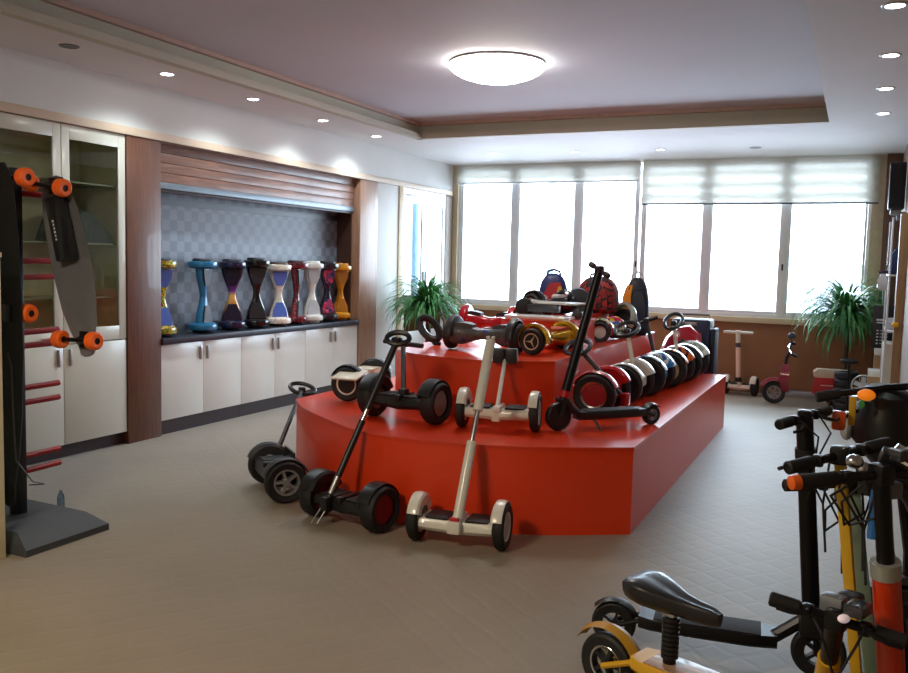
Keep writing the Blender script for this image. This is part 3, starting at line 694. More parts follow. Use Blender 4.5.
    if seat:
        sx, sz, sm_ = seat
        MB().tube([(sx, 0, deckz), (sx, 0, deckz+(sz-deckz)*.55)], .022, 12).build('seat_post', blackmetal, t)
        sp = MB()
        for k in range(9):
            z = deckz+.02+k*(sz-.08-deckz)/9
            sp.lathe([(.012, z), (.03, z+.004), (.03, z+.016), (.012, z+.02)], MX.Translation((sx, 0, 0)), 14)
        sp.cyl((sx, 0, deckz), (sx, 0, sz-.02), .013)
        sp.build('seat_spring', black, t)
        MB().box((sx, 0, sz-.035), (.05, .05, .04), None, .008).build('seat_clamp', chrome, t)
        sd = MB(); rings = []
        for u, wd, zt, th in ((-.14, .05, .028, .05), (-.125, .085, .040, .075), (-.08, .098, .042, .085), (-.03, .082, .030, .075), (.03, .05, .014, .06), (.08, .034, .008, .055), (.13, .028, .006, .05), (.155, .016, .0, .035)):
            ring = []
            for i in range(18):
                a = 2*PI*i/18; yy = wd*math.cos(a); zz = math.sin(a)
                ring.append((sx+u*seat_k, yy, sz+zt+(zz*.016 - (.012*math.exp(-(yy/.016)**2)) if zz > 0 else zz*th*1.05)))
            rings.append(ring)
        sd.loft(rings).build('saddle', sm_, t, 50)
    if kstand:
        MB().tube([(x0+.22 if kstand < 0 else x1-.1, deckw*.42*(1 if kstand > 0 else -1), deckz-h), (x1-.12 if kstand > 0 else x0+.2, deckw*.75*(1 if kstand > 0 else -1), .006)], .008, 8).build('kickstand', blackmetal, t)
    return t
seat_k = 1
kick_scooter('kick_scooter', 'tall black kick scooter with a red collar on the front of the lower tier', (-1.19, 5.74, Z1), (-1.655, 5.195, Z1), None, r=.09, rr=.066, deckz=.115, deckw=.13, deckm=black, stem_to=(-1.475, 5.37, 1.525), stemr=.03,
    bar=.10, bardir=(.80, -.55, -.40), barm=P('handle_plum', '#41303a', .4), gripm=P('grip_plum', '#4a3640', .5), solid=True, hub=black, rearhub=P('hub_alu', '#8d8f93', .35, metal=.6), collar=[(.05, redp, .036)], levers=False, kstand=1)
big = kick_scooter('kick_scooter', 'black kick scooter with tall straight stem and red collar on the carpet at right', (-.83, 3.45, 0), (-.055, 3.53, 0), 'scooters parked along the right wall', r=.10, rr=.09, deckz=.155, deckw=.16, stem_from=(-.085, 3.51, .22), stem_to=(-.148, 3.42, 1.015), stemr=.033, deckm=blackmetal,
    bar=.18, bardir=(.42, .9, .05), collar=[(.06, redp, .04), (.83, black, .038)], solid=False, hub=P('hub_black', '#1d1d20', .4))
seat_k = 1.17
ys = kick_scooter('seat_scooter', 'yellow seat scooter with black saddle and slatted wooden deck in the near right corner', (-.745, 3.03, 0), (-.005, 2.745, 0), 'scooters parked along the right wall', r=.112, deckz=.20, deckw=.15, deckm=P('yellow_paint', '#d8a51c', .35, coat=.4), fenderm=P('yellow_fender', '#b8892a', .35, coat=.4),
    deckpat=WOOD('deck_wood', '#8e6b4d', '#b8967a', sc=(.7, 12, 9)), stem_from=(-.03, 2.75, .24), stem_to=(-.0, 2.38, .665), stemr=.03, stemm=P('yellow_paint', '#d8a51c'), upper=(.62, .024, blackmetal), bar=.165, bardir=(.95, .05, -.17),
    hub=P('hub_black', '#1d1d20', .4), seat=(-.145, .425, P('saddle_vinyl', '#1d1e22', .38, coat=.25)), display=.05, frontfender=P('yellow_fender', '#c9971d'), neck=P('yellow_paint', '#d8a51c'))
e = toloc(ys, (-.0, 2.38, .665))
MB().ball(e+V((.03, -.03, .02)), (.014, .02, .010)).build('indicator_lens', EMIT('pinkwhite_lens', '#f3dfe6', .12), ys)
MB().box(e+V((-.02, .03, .03)), (.06, .05, .045), None, .012).build('switch_box', P('switch_silver', '#8a9096', .3, metal=.4), ys)
MB().box(e+V((-.01, .115, .01)), (.06, .06, .06), None, .016).build('throttle', black, ys)
G3 = 'scooters parked along the right wall'
rs = kick_scooter('kick_scooter', 'scooter with thick orange-red stem and silver collar at the right edge', (.80, 2.0, 0), (.15, 2.60, 0), G3, r=.10, deckz=.15, stem_from=(.17, 2.575, .22), stem_to=(.082, 2.42, 1.045), stemr=.035, stemm=P('stem_orange_red', '#d63a12', .3, coat=.5), upper=(.69, .022, blackmetal), bar=.235, bardir=(.80, .6, .06),
    endcaps=P('cap_orange', '#e0621a', .4), collar=[(.69, P('collar_silver', '#b4b6ae', .35, metal=.5), .038)], display=.06, deckm=P('stem_orange_red', '#d63a12'))
ye = kick_scooter('kick_scooter', 'scooter with slim yellow stem behind the orange-red one', (.88, 2.68, 0), (.05, 2.865, 0), G3, r=.10, deckz=.15, deckw=.11, stem_from=(.08, 2.86, .22), stem_to=(-.018, 2.74, 1.02), stemr=.0165, stemm=P('stem_yellow', '#d9ae2a', .35, coat=.4), stem_square=True, bar=.20, bardir=(.66, .74, .12), barm=blackmetal, deckm=P('stem_yellow', '#d9ae2a'))
gs = kick_scooter('kick_scooter', 'scooter with grey-green stem between the yellow and the orange-red stems', (.92, 3.13, 0), (.09, 3.02, 0), G3, r=.10, deckz=.15, deckw=.11, stem_from=(.12, 3.02, .22), stem_to=(.02, 2.92, .90), stemr=.022, stemm=P('stem_sage', '#7d9484', .4), stem_square=True, bar=.21, bardir=(.9, .4, .05), barm=blackmetal, deckm=black, upper=None)
bs = kick_scooter('kick_scooter', 'black-stemmed scooter with blue cable sleeve beside the grey-green stem', (.93, 2.93, 0), (.195, 2.93, 0), G3, r=.10, deckz=.15, deckw=.11, stem_from=(.225, 2.93, .22), stem_to=(.075, 2.75, .97), stemr=.024, bar=.2, bardir=(.9, .4, .1), deckm=black, display=.04)
e = toloc(bs, (.086, 2.74, .86))
MB().tube([e+V((0, 0, .07)), e+V((.004, 0, .02)), e+V((.004, .01, -.07))], .016, 10).build('cable_sleeve', P('sleeve_blue', '#2a6fb8', .35), bs)
tag(MB().box((0, 0, 0), (.10, .035, .055), frame((.125, 2.46, 1.075), (.2, -.5, .85), (1, 0, 0)), .012).build('headlamp', P('headlamp_case', '#26272a', .3, coat=.5)), 'square black headlamp with silver rim at the right edge above the handlebars', 'headlamp')
hl = bpy.data.objects['headlamp']
MB().lathe([(.030, .001), (.037, .006), (.042, .0)], frame((.125+.006, 2.46-.009, 1.075+.017), (.2, -.5, .85)), 4).build('rim', chrome, hl)
MB().ball((.125+.006, 2.46-.012, 1.075+.018), (.024, .02, .012), None).build('lens', GLASS('lamp_lens', '#cfd2d8', .35), hl)

MB().box(toloc(big, (-.085, 3.505, .23)), (.09, .075, .13), None, .02).build('folding_joint', black, big)
p = toloc(bs, (.162, 2.76, .66))
MB().loft([[p+V((a, b, c)) for a, b, c in q] for q in ([(-.0, -.02, .03), (.01, .02, .03), (.01, .02, -.03), (0, -.02, -.03)], [(.0, -.05, .045), (.05, .04, .045), (.05, .04, -.045), (0, -.05, -.045)], [(.03, -.10, .01), (.06, .02, .02), (.06, .02, -.04), (.03, -.10, -.02)])]).build('tail_shell', P('red_gloss', '#c21728', .2, coat=.7), bs)
MB().tube([toloc(bs, (.145, 2.834, .62)), p+V((.02, 0, 0))], .008, 6).build('shell_bracket', blackmetal, bs)
for o_, q in ((gs, (.02, 2.92, .90)), (rs, (.082, 2.42, 1.045)), (bs, (.075, 2.75, .97))):
    e = toloc(o_, q)
    MB().ball(e+V((.03, .06, .03)), (.022, .022, .018)).build('bell', chrome, o_)
    MB().box(e+V((.02, -.06, -.05)), (.04, .05, .045), None, .01).build('switch_box', grey, o_)
    MB().tube([e+V((.03, .05, -.02)), e+V((.08, .08, -.07)), e+V((.07, .02, -.15)), e+V((.02, -.02, -.12)), e+V((.03, -.05, -.03))], .004, 6).build('cable', rubber, o_)

# big dark moped at the back of the parked row
t = thing('electric_moped', 'dark electric moped with orange indicators and rounded black seat behind the parked scooters', 'moped', (.13, 3.85, 0), 0, None)
wheel(t, (.13, -.02, .16), (0, 1, 0), .16, .07, darkgrey, spokes=5, name='front_wheel'); wheel(t, (.64, .06, .16), (0, 1, 0), .16, .07, darkgrey, spokes=5, name='rear_wheel')
MB().loft([[(.28, -.12, .25), (.6, -.10, .25), (.6, .10, .25), (.28, .12, .25)], [(.26, -.14, .32), (.62, -.12, .34), (.62, .12, .34), (.26, .14, .32)], [(.18, -.12, .55), (.62, -.11, .62), (.62, .11, .62), (.18, .12, .55)]]).build('frame', black, t)
sh = MB(); rings = []
for z, wx, wy, ox in ((.26, .03, .10, .24), (.45, .03, .17, .20), (.66, .04, .2, .12), (.80, .085, .2, .04), (.89, .12, .2, .0), (1.0, .12, .19, .0), (1.07, .10, .17, -.0), (1.10, .06, .12, -.01)):
    rings.append([(ox-.0+wx*math.cos(a), wy*math.sin(a), z) for a in [2*PI*i/20 for i in range(20)]])
sh.loft(rings).build('fairing', P('moped_black', '#0d0d10', .5), t)
M = frame((.13, -.02, .16), (0, 1, 0), (0, 0, 1))
MB().lathe([(.175, -.06), (.198, -.04), (.203, 0), (.198, .04), (.175, .06), (.193, 0)], M, 18, R(-70), R(75), shut=True).build('front_fender', P('moped_black', '#0d0d10'), t)
MB().tube([(.13, -.02, .16), (.12, -.02, .45), (.08, -.02, .7)], .024, 8).build('front_fork', blackmetal, t)
MB().loft([[(.2, -.10, .56), (.6, -.09, .63), (.6, .09, .63), (.2, .10, .56)], [(.2, -.12, .62), (.66, -.11, .70), (.66, .11, .70), (.2, .12, .62)], [(.24, -.09, .68), (.64, -.08, .75), (.64, .08, .75), (.24, .09, .68)]]).build('seat', P('moped_seat', '#151517', .6), t)
MB().ball((-.135, 0, .93), (.03, .07, .06)).build('headlight', P('headlight_glass', '#b9bfc4', .15, coat=.8), t)
MB().box((-.085, -.12, 1.06), (.10, .05, .018), MX.Rotation(R(0), 4, 'Y'), .006).build('mirror', P('mirror_silver', '#b9bcb8', .25, metal=.7), t)
hb = MB().tube([(-.24, -.18, 1.062), (-.16, -.16, 1.08), (.0, -.10, 1.11), (.12, -.06, 1.12), (.26, .0, 1.17)], .014, 10).build('handlebar', blackmetal, t)
MB().tube([(-.25, -.185, 1.06), (-.17, -.16, 1.078)], .021, 12).build('grip', rubber, hb); MB().tube([(.16, -.045, 1.135), (.26, .0, 1.17)], .021, 12).build('grip', rubber, hb)
MB().tube([(.17, -.03, 1.15), (.14, -.03, 1.0), (.11, -.03, .84)], .02, 10).build('steering_column', blackmetal, t)
il = EMIT('amber_glow', '#f0801a', .25)
MB().ball((-.075, -.23, 1.09), (.032, .03, .022)).build('indicator', il, t)
MB().box((-.165, -.24, .985), (.05, .04, .075), None, .014).build('indicator', P('amber_lens', '#d8521a', .25, coat=.6), t)
MB().tube([(-.165, -.22, .985), (-.10, -.17, 1.02)], .008, 8).build('indicator_stalk', black, t)
MB().box((-.12, -.20, 1.02), (.025, .03, .11), MX.Rotation(R(0), 4, 'Y'), .008).build('fork_reflector', P('yellow_paint2', '#c9a127', .35), t)
MB().loft([[(-.10, -.235, 1.06), (-.086, -.235, 1.075), (-.078, -.235, 1.05), (-.09, -.235, 1.035)], [(-.10, -.228, 1.06), (-.086, -.228, 1.075), (-.078, -.228, 1.05), (-.09, -.228, 1.035)]]).build('green_tag', P('tag_green', '#3fa046', .4), t)
MB().loft([[(.06, -.205, .86), (.17, -.18, .86), (.17, .18, .86), (.06, .2, .86)], [(.10, -.20, .93), (.19, -.18, .95), (.19, .18, .95), (.10, .2, .93)], [(.16, -.19, 1.03), (.22, -.16, 1.05), (.22, .16, 1.05), (.16, .19, 1.03)]]).build('inner_panel', P('moped_cream', '#a9a58e', .4), t)
# ------------------------------------------------------------------ longboard stand at left
t = thing('longboard_stand', 'dark longboard rack with a wedge base and red pegs at left', 'stand', (-4.21, 3.32, 0))
bs_ = MB()
bs_.loft([[(-.32, -.29, 0), (.455, -.29, 0), (.455, .25, 0), (-.32, .25, 0)], [(-.32, -.29, .035), (.455, -.29, .035), (.455, .25, .035), (-.32, .25, .035)], [(-.30, -.26, .10), (.33, -.24, .10), (.33, .20, .10), (-.30, .22, .10)]])
bs_.build('base', P('stand_base', '#3c3e42', .6, var=.1), t)
MB().span((.005, -.03, .09), (.07, .035, 2.0), .005).build('post', P('stand_post', '#16161a', .4), t)
pegm = P('peg_red', '#a3141d', .4)
for z in (1.865, 1.50, 1.41, 1.105, 1.03, .795, .712, .41, .325):
    MB().tube([(.035, .03, z), (.035, .285, z+.004)], .017, 10).build('peg', pegm, t)
def longboard(label, top, bot, y, wmax, wheels, deckm, flip=1, tilts=(0, 0), pack=None, group='longboards hung on the rack', ah=.125):
    t = thing('longboard', label, 'longboard', ((top[0]+bot[0])/2, y, (top[1]+bot[1])/2), 0, group)
    o = V(t.location); a = V((top[0], y, top[1]))-o; b = V((bot[0], y, bot[1]))-o; d = b-a; L = d.length
    M = frame(a, d, (0, 1, 0))            # local Z down the board, X = face normal (y), Y = width
    side = (M.to_3x3() @ V((0, 1, 0))).x
    rings = []
    for u, k in ((0, .16), (.025, .5), (.08, .72), (.2, .90), (.4, 1), (.55, 1), (.72, .9), (.84, .68), (.90, .5), (.93, .40), (.98, .36), (.995, .22), (1, .05)):
        w = wmax/2*k; c = .012*(1-abs(2*u-1))
        rings.append([(c-.006, -w, u*L), (c-.002, -w*.9, u*L), (c-.0, w*.9, u*L), (c-.006, w, u*L), (c+.006, w*.9, u*L), (c+.006, -w*.9, u*L)])
    MB().loft(rings, M=M).build('deck', deckm, t, 50)
    for u, ti in zip(wheels, tilts):
        c = a+d*u; yo = -.062*flip
        tr = MB(); ax = V((1, 0, ti)).normalized()
        tr.tube([c+V((0, -.01*flip, 0)), c+V((0, yo*.6, .0)), c+V((0, yo, 0))], [.028, .022, .016], 8)
        tr.tube([c+V((0, yo, 0))-ax*(ah-.01), c+V((0, yo, 0))+ax*(ah-.01)], .012, 8)
        tr.box(c+V((0, -.012*flip, 0)), (.06, .012, .09), None, .003)
        o2 = tr.build('truck', blackmetal, t)
        for s in (-1, 1):
            cc = c+V((0, yo, 0))+ax*s*ah
            wb = MB(); wb.lathe([(.018, -.028), (.038, -.030), (.048, -.022), (.050, 0), (.048, .022), (.038, .03), (.018, .028)], frame(cc, ax), 24)
            wo = wb.build('wheel', orange, o2)
            MB().lathe([(0, -.024), (.02, -.022), (.02, .022), (0, .024)], frame(cc, ax), 14).build('hub', black, o2)
    if pack:
        u0, u1, w, off = pack
        p = MB(); p.box((-.034*flip if True else 0, off, (u0+u1)/2*L), (.055, w, (u1-u0)*L), M, .012)
        o3 = p.build('battery_pack', P('battery_case', '#1b1b1f', .35, coat=.3), t)
        lt = MB()
        for k in range(6): lt.box((-.0625*flip, off-.02, (u0+.38*(u1-u0)+k*.020)*L), (.001, .010 if k % 3 else .014, .012), M)
        lt.build('lettering', P('print_white', '#d8d8d8', .4), t)
    return t
longboard('grey longboard with battery pack and four orange wheels hanging from the rack', (-4.075, 1.97), (-3.815, .985), 3.50, .30, (.055, .905), P('deck_charcoal', '#6a6b6f', .3, coat=.4, var=.08), 1, (-.12, .02), (.12, .47, .12, .02))
longboard('long black longboard hung upright against the near side of the rack post', (-4.06, 2.01), (-4.045, .19), 3.17, .24, (.04, .43), P('deck_black', '#101013', .6, spec=.25), -1, ah=.092)
tag(MB().tube([(-4.02, 3.155, 1.02), (-3.99, 3.15, .95), (-3.985, 3.15, .75), (-3.98, 3.16, .45), (-4.03, 3.30, .30), (-4.0, 3.35, .28), (-4.08, 3.32, .27)], .004, 6).build('cable', P('cable_grey', '#5e6064', .5)), 'thin grey cable hanging on the longboard rack post', 'cable')
tag(MB().lathe([(0, 0), (.032, 0), (.034, .01), (.034, .13), (.028, .16), (.014, .185), (.014, .205), (0, .205)], MX.Translation((-4.28, 3.70, 0)) @ MX.Scale(.62, 4), 18).build('water_bottle', GLASS('bottle_clear', '#bcd3e6', .12)), 'clear plastic water bottle behind the rack base', 'bottle')
t = thing('side_cabinet', 'cream cabinet cut off by the left edge beside the longboard rack', 'cabinet', (-4.27, 2.72, 0))
MB().span((-.35, -.26, 0), (.432, .26, 1.52), .006).build('body', P('cabinet_cream', '#cfc29a', .45), t)
MB().span((-.352, -.262, 1.52), (.436, .265, 1.545), .004).build('top', P('cabinet_cream', '#cfc29a'), t)

# ------------------------------------------------------------------ plants
def plant(label, loc, n, rad, h, droop, potz, potm, stalk, xmax=None, ymax=None, seed=1):
    rnd = random.Random(seed)
    t = thing('potted_plant', label, 'plant', loc, 0, 'spiky green potted plants')
    lf = MB()
    for k in range(n):
        a = rnd.uniform(0, 2*PI); el = rnd.uniform(.15, 1.45); Lf = rad*rnd.uniform(.75, 1.25)
        z0 = stalk+rnd.uniform(-.08, .12); wd = rnd.uniform(.013, .024)
        p = V((.03*math.cos(a), .03*math.sin(a), z0)); vx, vz = math.cos(el), math.sin(el)
        u = V((math.cos(a), math.sin(a), 0)); s = V((-math.sin(a), math.cos(a), 0))
        L1, R1 = [], []; m = 8; cur = V(p); ang = el
        for i in range(m+1):
            w = wd*(1-(i/m)**2.2)*(.6+.4*min(1, i/2))
            lf_c = V(cur)
            if xmax is not None: lf_c.x = max(min(lf_c.x, xmax[1]), xmax[0])
            if ymax is not None: lf_c.y = min(lf_c.y, ymax)
            L1.append(lf_c-s*w); R1.append(lf_c+s*w)
            step = Lf/m; cur = cur+(u*math.cos(ang)+V((0, 0, 1))*math.sin(ang))*step*(1 if True else 1)
            ang -= droop*(.16+.3*i/m)*rnd.uniform(.8, 1.2)
        va = lf.vs([q for q in L1]); vb = lf.vs([q for q in R1]); vm = lf.vs([(q+r_)/2+V((0, 0, -.004)) for q, r_ in zip(L1, R1)])
        for i in range(m): lf.f([va[i], va[i+1], vm[i+1], vm[i]]); lf.f([vm[i], vm[i+1], vb[i+1], vb[i]])
    lf.build('foliage', leafm, t, 60)
    MB().lathe([(0, potz), (.10, potz), (.125, potz+.05), (.15, potz+.22), (.16, potz+.24), (.14, potz+.24), (.13, potz+.2), (0, potz+.2)], None, 24).build('pot', potm, t)
    MB().tube([(0, 0, potz+.18), (.015, .01, (potz+stalk)/2+.1), (0, 0, stalk+.05)], [.035, .028, .03], 10).build('trunk', P('trunk_bark', '#4c3b2a', .8, bump=.5), t)
    if potz > .1:
        st = MB()
        for s1 in (-1, 1):
            for s2 in (-1, 1): st.tube([(s1*.13, s2*.13, 0), (s1*.11, s2*.11, potz-.02)], .014, 8)
        st.box((0, 0, potz-.015), (.3, .3, .03), None, .006); st.build('pot_stand', P('stand_wood', '#5b4030', .5), t)
leafm = PAT('leaf_green', ['#28603a', '#3b8045', '#559a58', '#86bd7c'], 3, .4, .1, .5)
plant('leafy spiky green plant in front of the glazed corner cabinet at left', (-4.83, 9.70, 0), 340, .60, .5, 1.0, .25, P('pot_white', '#cfd2d0', .4), .93, (-.48, .6), None, 3)
plant('big drooping spiky plant below the right window by the wall rack', (-.09, 10.98, 0), 320, .68, .62, 1.12, .18, P('pot_brown', '#4b3a30', .5), 1.0, (-.6, .36), .42, 5)

# ------------------------------------------------------------------ far end: scooters by the window wall
w = mini('platform_scooter', 'beige two-wheeled scooter with a pale T-shaped stem below the window', (-1.25, 11.26, 0), R(-4), None, r=.115, gap=.175, w=.07, body=P('beige_shell', '#cdb7a4', .4), fender=P('beige_shell', '#cdb7a4'), hub=darkgrey,
     base=(-1.275, 11.27, .16), top=(-1.31, 11.30, .77), stemr=.028, stemm=P('pale_pink_stem', '#e0bda6', .4), segs=((0, .09, .04, black), (.09, .80, .03, P('pale_pink_stem', '#e0bda6', .4)), (.70, .79, .032, darkgrey), (.80, 1, .03, creamp)), head=('bar', (1, 0, 0), .175), headm=creamp)
w['category'] = 'balance scooter'
t = thing('red_moped', 'small dark-red moped with cream seat parked below the right window', 'moped', (-.50, 10.83, 0), R(8))
mr_ = P('moped_red', '#86162c', .3, coat=.5); 
wheel(t, (-.32, -.02, .13), (0, 1, 0), .13, .06, P('hub_alu', '#8d8f93'), spokes=5, name='front_wheel'); wheel(t, (.36, .02, .13), (0, 1, 0), .13, .06, P('hub_alu', '#8d8f93'), spokes=5, name='rear_wheel')
M = frame((-.32, -.02, .13), (0, 1, 0), (0, 0, 1))
MB().lathe([(.145, -.055), (.175, -.035), (.18, 0), (.175, .035), (.145, .055), (.165, 0)], M, 16, R(-62), R(70), shut=True).build('front_fender', mr_, t)
MB().loft([[(-.24, -.07, .16), (-.17, -.07, .14), (-.17, .07, .14), (-.24, .07, .16)], [(-.27, -.10, .28), (-.17, -.12, .26), (-.17, .12, .26), (-.27, .10, .28)], [(-.26, -.09, .40), (-.17, -.11, .40), (-.17, .11, .40), (-.26, .09, .40)], [(-.235, -.05, .47), (-.18, -.06, .46), (-.18, .06, .46), (-.235, .05, .47)]]).build('leg_shield', mr_, t)
MB().span((-.20, -.1, .10), (.16, .1, .15), .015).build('floorboard', P('floorboard_grey', '#7d7577', .5), t)
MB().loft([[(.10, -.09, .12), (.44, -.09, .16), (.44, .09, .16), (.10, .09, .12)], [(.09, -.11, .22), (.46, -.10, .24), (.46, .10, .24), (.09, .11, .22)], [(.13, -.09, .34), (.46, -.08, .34), (.46, .08, .34), (.13, .09, .34)]]).build('rear_body', redp, t)
MB().loft([[(.11, -.08, .34), (.46, -.075, .34), (.46, .075, .34), (.11, .08, .34)], [(.10, -.085, .40), (.48, -.08, .40), (.48, .08, .40), (.10, .085, .40)], [(.14, -.07, .435), (.46, -.065, .43), (.46, .065, .43), (.14, .07, .435)]]).build('seat', P('seat_cream', '#c9b79c', .5), t)
lt = MB()
for k in range(6): lt.box((.18+k*.022, -.112, .255), (.012, .002, .012))
lt.build('lettering', P('print_white', '#d8d8d8'), t)
MB().lathe([(0, 0), (.05, 0), (.05, .012), (0, .012)], frame((.25, -.115, .15), (0, -1, 0)), 18).build('side_cap', P('cap_grey', '#9a9a9a', .4), t)
MB().tube([(-.21, 0, .44), (-.20, 0, .54), (-.15, 0, .63)], .02, 10).build('steering_column', black, t)
hb = MB().tube([(-.16, -.17, .60), (-.18, -.08, .635), (-.17, 0, .63), (-.18, .10, .66), (-.14, .19, .70)], .012, 8).build('handlebar', chrome, t)
MB().tube([(-.16, -.17, .60), (-.10, -.19, .575)], .019, 10).build('grip', rubber, hb); MB().tube([(-.14, .19, .70), (-.10, .21, .69)], .019, 10).build('grip', rubber, hb)
MB().tube([(-.16, .09, .64), (-.15, .10, .75)], .008, 8).build('mirror_stalk', black, t)
MB().ball((-.15, .10, .79), (.045, .018, .04)).build('mirror', P('mirror_dark', '#5b6676', .2, metal=.5), t)
# stacked tyres, white wheel cover, cartons, poster board
for k in range(5):
    o = MB().lathe([(.07, 0), (.115, .002), (.128, .02), (.128, .066), (.115, .084), (.07, .086), (.06, .05), (.06, .03)], MX.Translation((-.05, 10.72, k*.087+.001)), 28, shut=True).build('tyre', rubber)
    tag(o, 'black tyre, %s of the stack beside the red moped' % ('lowest', 'second from the floor', 'middle one', 'second from the top', 'topmost')[k], 'tyre', 'stacked black tyres')
t = thing('folding_bike_saddle', 'dark saddle on a short post above the tyre stack', 'saddle', (-.03, 10.33, 0))
MB().cyl((0, 0, 0), (0, 0, .56), .014).build('post', blackmetal, t)
MB().ball((0, 0, .59), (.10, .05, .028)).build('saddle', rubber, t); MB().box((0, 0, .012), (.14, .14, .024), None, .008).build('foot', blackmetal, t)
t = thing('electric_fan', 'white round fan head beside the cartons', 'fan', (.12, 10.44, 0))
MB().lathe([(0, 0), (.10, 0), (.11, .015), (.03, .03), (0, .03)], None, 22).build('base', whitep, t); MB().cyl((0, 0, .02), (0, 0, .20), .014).build('pole', whitep, t)
M = frame((0, -.03, .32), (-.2, -1, .15))
MB().lathe([(.115, -.02), (.125, 0), (.115, .02), (.108, 0)], M, 28, shut=True).build('guard_ring', whitep, t)
fb = MB()
for k in range(5): fb.box((.055, 0, 0), (.09, .05, .004), M @ MX.Rotation(2*PI*k/5, 4, 'Z') @ MX.Rotation(R(25), 4, 'X'))
fb.lathe([(0, -.03), (.03, -.03), (.03, .02), (0, .025)], M, 16); fb.build('blades', P('fan_blade', '#c9d0d6', .3), t)
gr = MB()
for k in range(14): gr.tube([M @ V((.02*math.cos(k), .02*math.sin(k), .03)), M @ V((.118*math.cos(2*PI*k/14), .118*math.sin(2*PI*k/14), .012))], .002, 5)
gr.build('grille', whitep, t)
card = P('cardboard', '#a5845f', .75, var=.05, bump=.1)
def carton(label, lo, hi):
    t = thing('carton', label, 'box', ((lo[0]+hi[0])/2, (lo[1]+hi[1])/2, lo[2]), 0, 'cartons stacked by the right wall')
    a, b, c = (hi[0]-lo[0])/2, (hi[1]-lo[1])/2, hi[2]-lo[2]
    MB().span((-a, -b, 0), (a, b, c-.06), .003).build('body', card, t); MB().span((-a-.002, -b-.002, c-.06), (a+.002, b+.002, c), .003).build('lid', P('carton_white', '#dcdcd8', .5), t)
carton('low brown carton with white lid in front of the taller one', (.155, 9.95, 0), (.265, 10.22, .54))
carton('taller brown carton with white lid by the right wall', (.21, 10.24, 0), (.385, 10.62, .74))
t = thing('poster_board', 'black poster board with white print standing on the cartons', 'sign', (.27, 10.45, .742))
MB().span((-.1, -.012, 0), (.10, .012, .46), .003).build('board', P('poster_black', '#1c1c22', .4), t)
lt = MB()
lt.box((-.02, -.0135, .305), (.085, .002, .018)); lt.box((-.005, -.0135, .275), (.105, .002, .014))
for k in range(5): lt.box((-.045, -.0135, .19-.035*k), (.02, .002, .014)); lt.box((.02, -.0135, .19-.035*k), (.08, .002, .006))
lt.build('lettering', P('print_white', '#d8d8d8'), t)

# ------------------------------------------------------------------ rack on the right wall
t = thing('wall_rack', 'slim white metal rack with shelves against the right wall', 'shelf', (.33, 9.62, 0))
ry = P('rack_white', '#cfcdd0', .35, metal=.2)
for y in (-.28, .56):
    for x in (-.055,): MB().tube([(x, y, 0), (x, y, 2.08)], .0095, 8).build('upright', ry, t)
    MB().tube([(.055, y, 0), (.055, y, 2.08)], .0095, 8).build('upright', ry, t)
for z in (.28, .98, 1.52): MB().span((-.06, -.30, z), (.062, .58, z+.018), .003).build('shelf', ry, t)
tag(MB().span((-.06, -.24, 0), (.06, .24, .55), .012).build('storage_bin', P('bin_cream', '#cfcab8', .45)), 'tall cream bin standing on the lower rack shelf', 'bin').location = (.33, 9.85, .30)
b2 = tag(MB().loft([[(-.04, -.16, 0), (.05, -.16, 0), (.05, .16, 0), (-.04, .16, 0)], [(-.055, -.18, .06), (.06, -.18, .06), (.06, .18, .06), (-.055, .18, .06)], [(-.04, -.14, .10), (.05, -.14, .10), (.05, .14, .10), (-.04, .14, .10)]]).build('parcel', P('parcel_silver', '#c3c6cc', .3, coat=.4)), 'silvery wrapped parcel on the middle rack shelf', 'parcel'); b2.location = (.33, 9.75, 1.0)
t = thing('blue_bag', 'dark blue cloth bag resting on the upper rack shelf', 'bag', (.335, 9.78, 1.54))
MB().loft([[(-.05, -.12, 0), (.05, -.12, 0), (.05, .12, 0), (-.05, .12, 0)], [(-.062, -.14, .08), (.055, -.14, .08), (.055, .14, .08), (-.062, .14, .08)], [(-.04, -.12, .2), (.04, -.12, .2), (.04, .12, .2), (-.04, .12, .2)], [(-.01, -.09, .25), (.02, -.09, .25), (.02, .09, .25), (-.01, .09, .25)]]).build('body', P('bag_blue', '#1d3567', .7, bump=.3), t)
MB().tube([(-.055, -.05, .15), (-.085, -.03, .05), (-.07, .03, -.0+.02), (-.05, .05, .12)], .006, 6).build('strap', black, t)
t = thing('crumpled_bag', 'small white and dark crumpled bag hanging from the upper rack shelf', 'bag', (.225, 9.62, 1.50))
MB().loft([[(-.02, -.02, .04), (.02, -.02, .04), (.02, .02, .04), (-.02, .02, .04)], [(-.05, -.04, -.02), (.04, -.05, -.03), (.05, .04, -.02), (-.04, .05, -.03)], [(-.04, -.05, -.09), (.05, -.03, -.10), (.03, .05, -.08), (-.05, .03, -.09)], [(-.02, -.02, -.12), (.02, -.02, -.13), (.02, .02, -.12), (-.02, .02, -.12)]]).build('body', P('bag_white', '#d3d3d6', .5, bump=.5), t)
MB().tube([(-.04, 0, .05), (0, 0, .065), (.06, .03, .055), (.10, .05, .04)], .014, 8).build('handle', P('handle_purple', '#39213c', .5), t)
t = thing('loudspeaker', 'black loudspeaker mounted high on the right wall', 'loudspeaker', (.31, 10.05, 2.2))
MB().box((0, 0, .235), (.15, .22, .47), None, .012).build('cabinet', P('speaker_black', '#1d222c', .4), t)
MB().box((-.004, -.112, .235), (.125, .008, .43), None, .006).build('grille', P('speaker_grille', '#14161b', .7, bump=.5, scale=120), t)
br = MB(); br.box((.0, 0, -.03), (.10, .12, .05), None, .01); br.box((.05, .0, -.07), (.08, .03, .09), None, .005); br.build('bracket', P('bracket_grey', '#8f9096', .4), t)
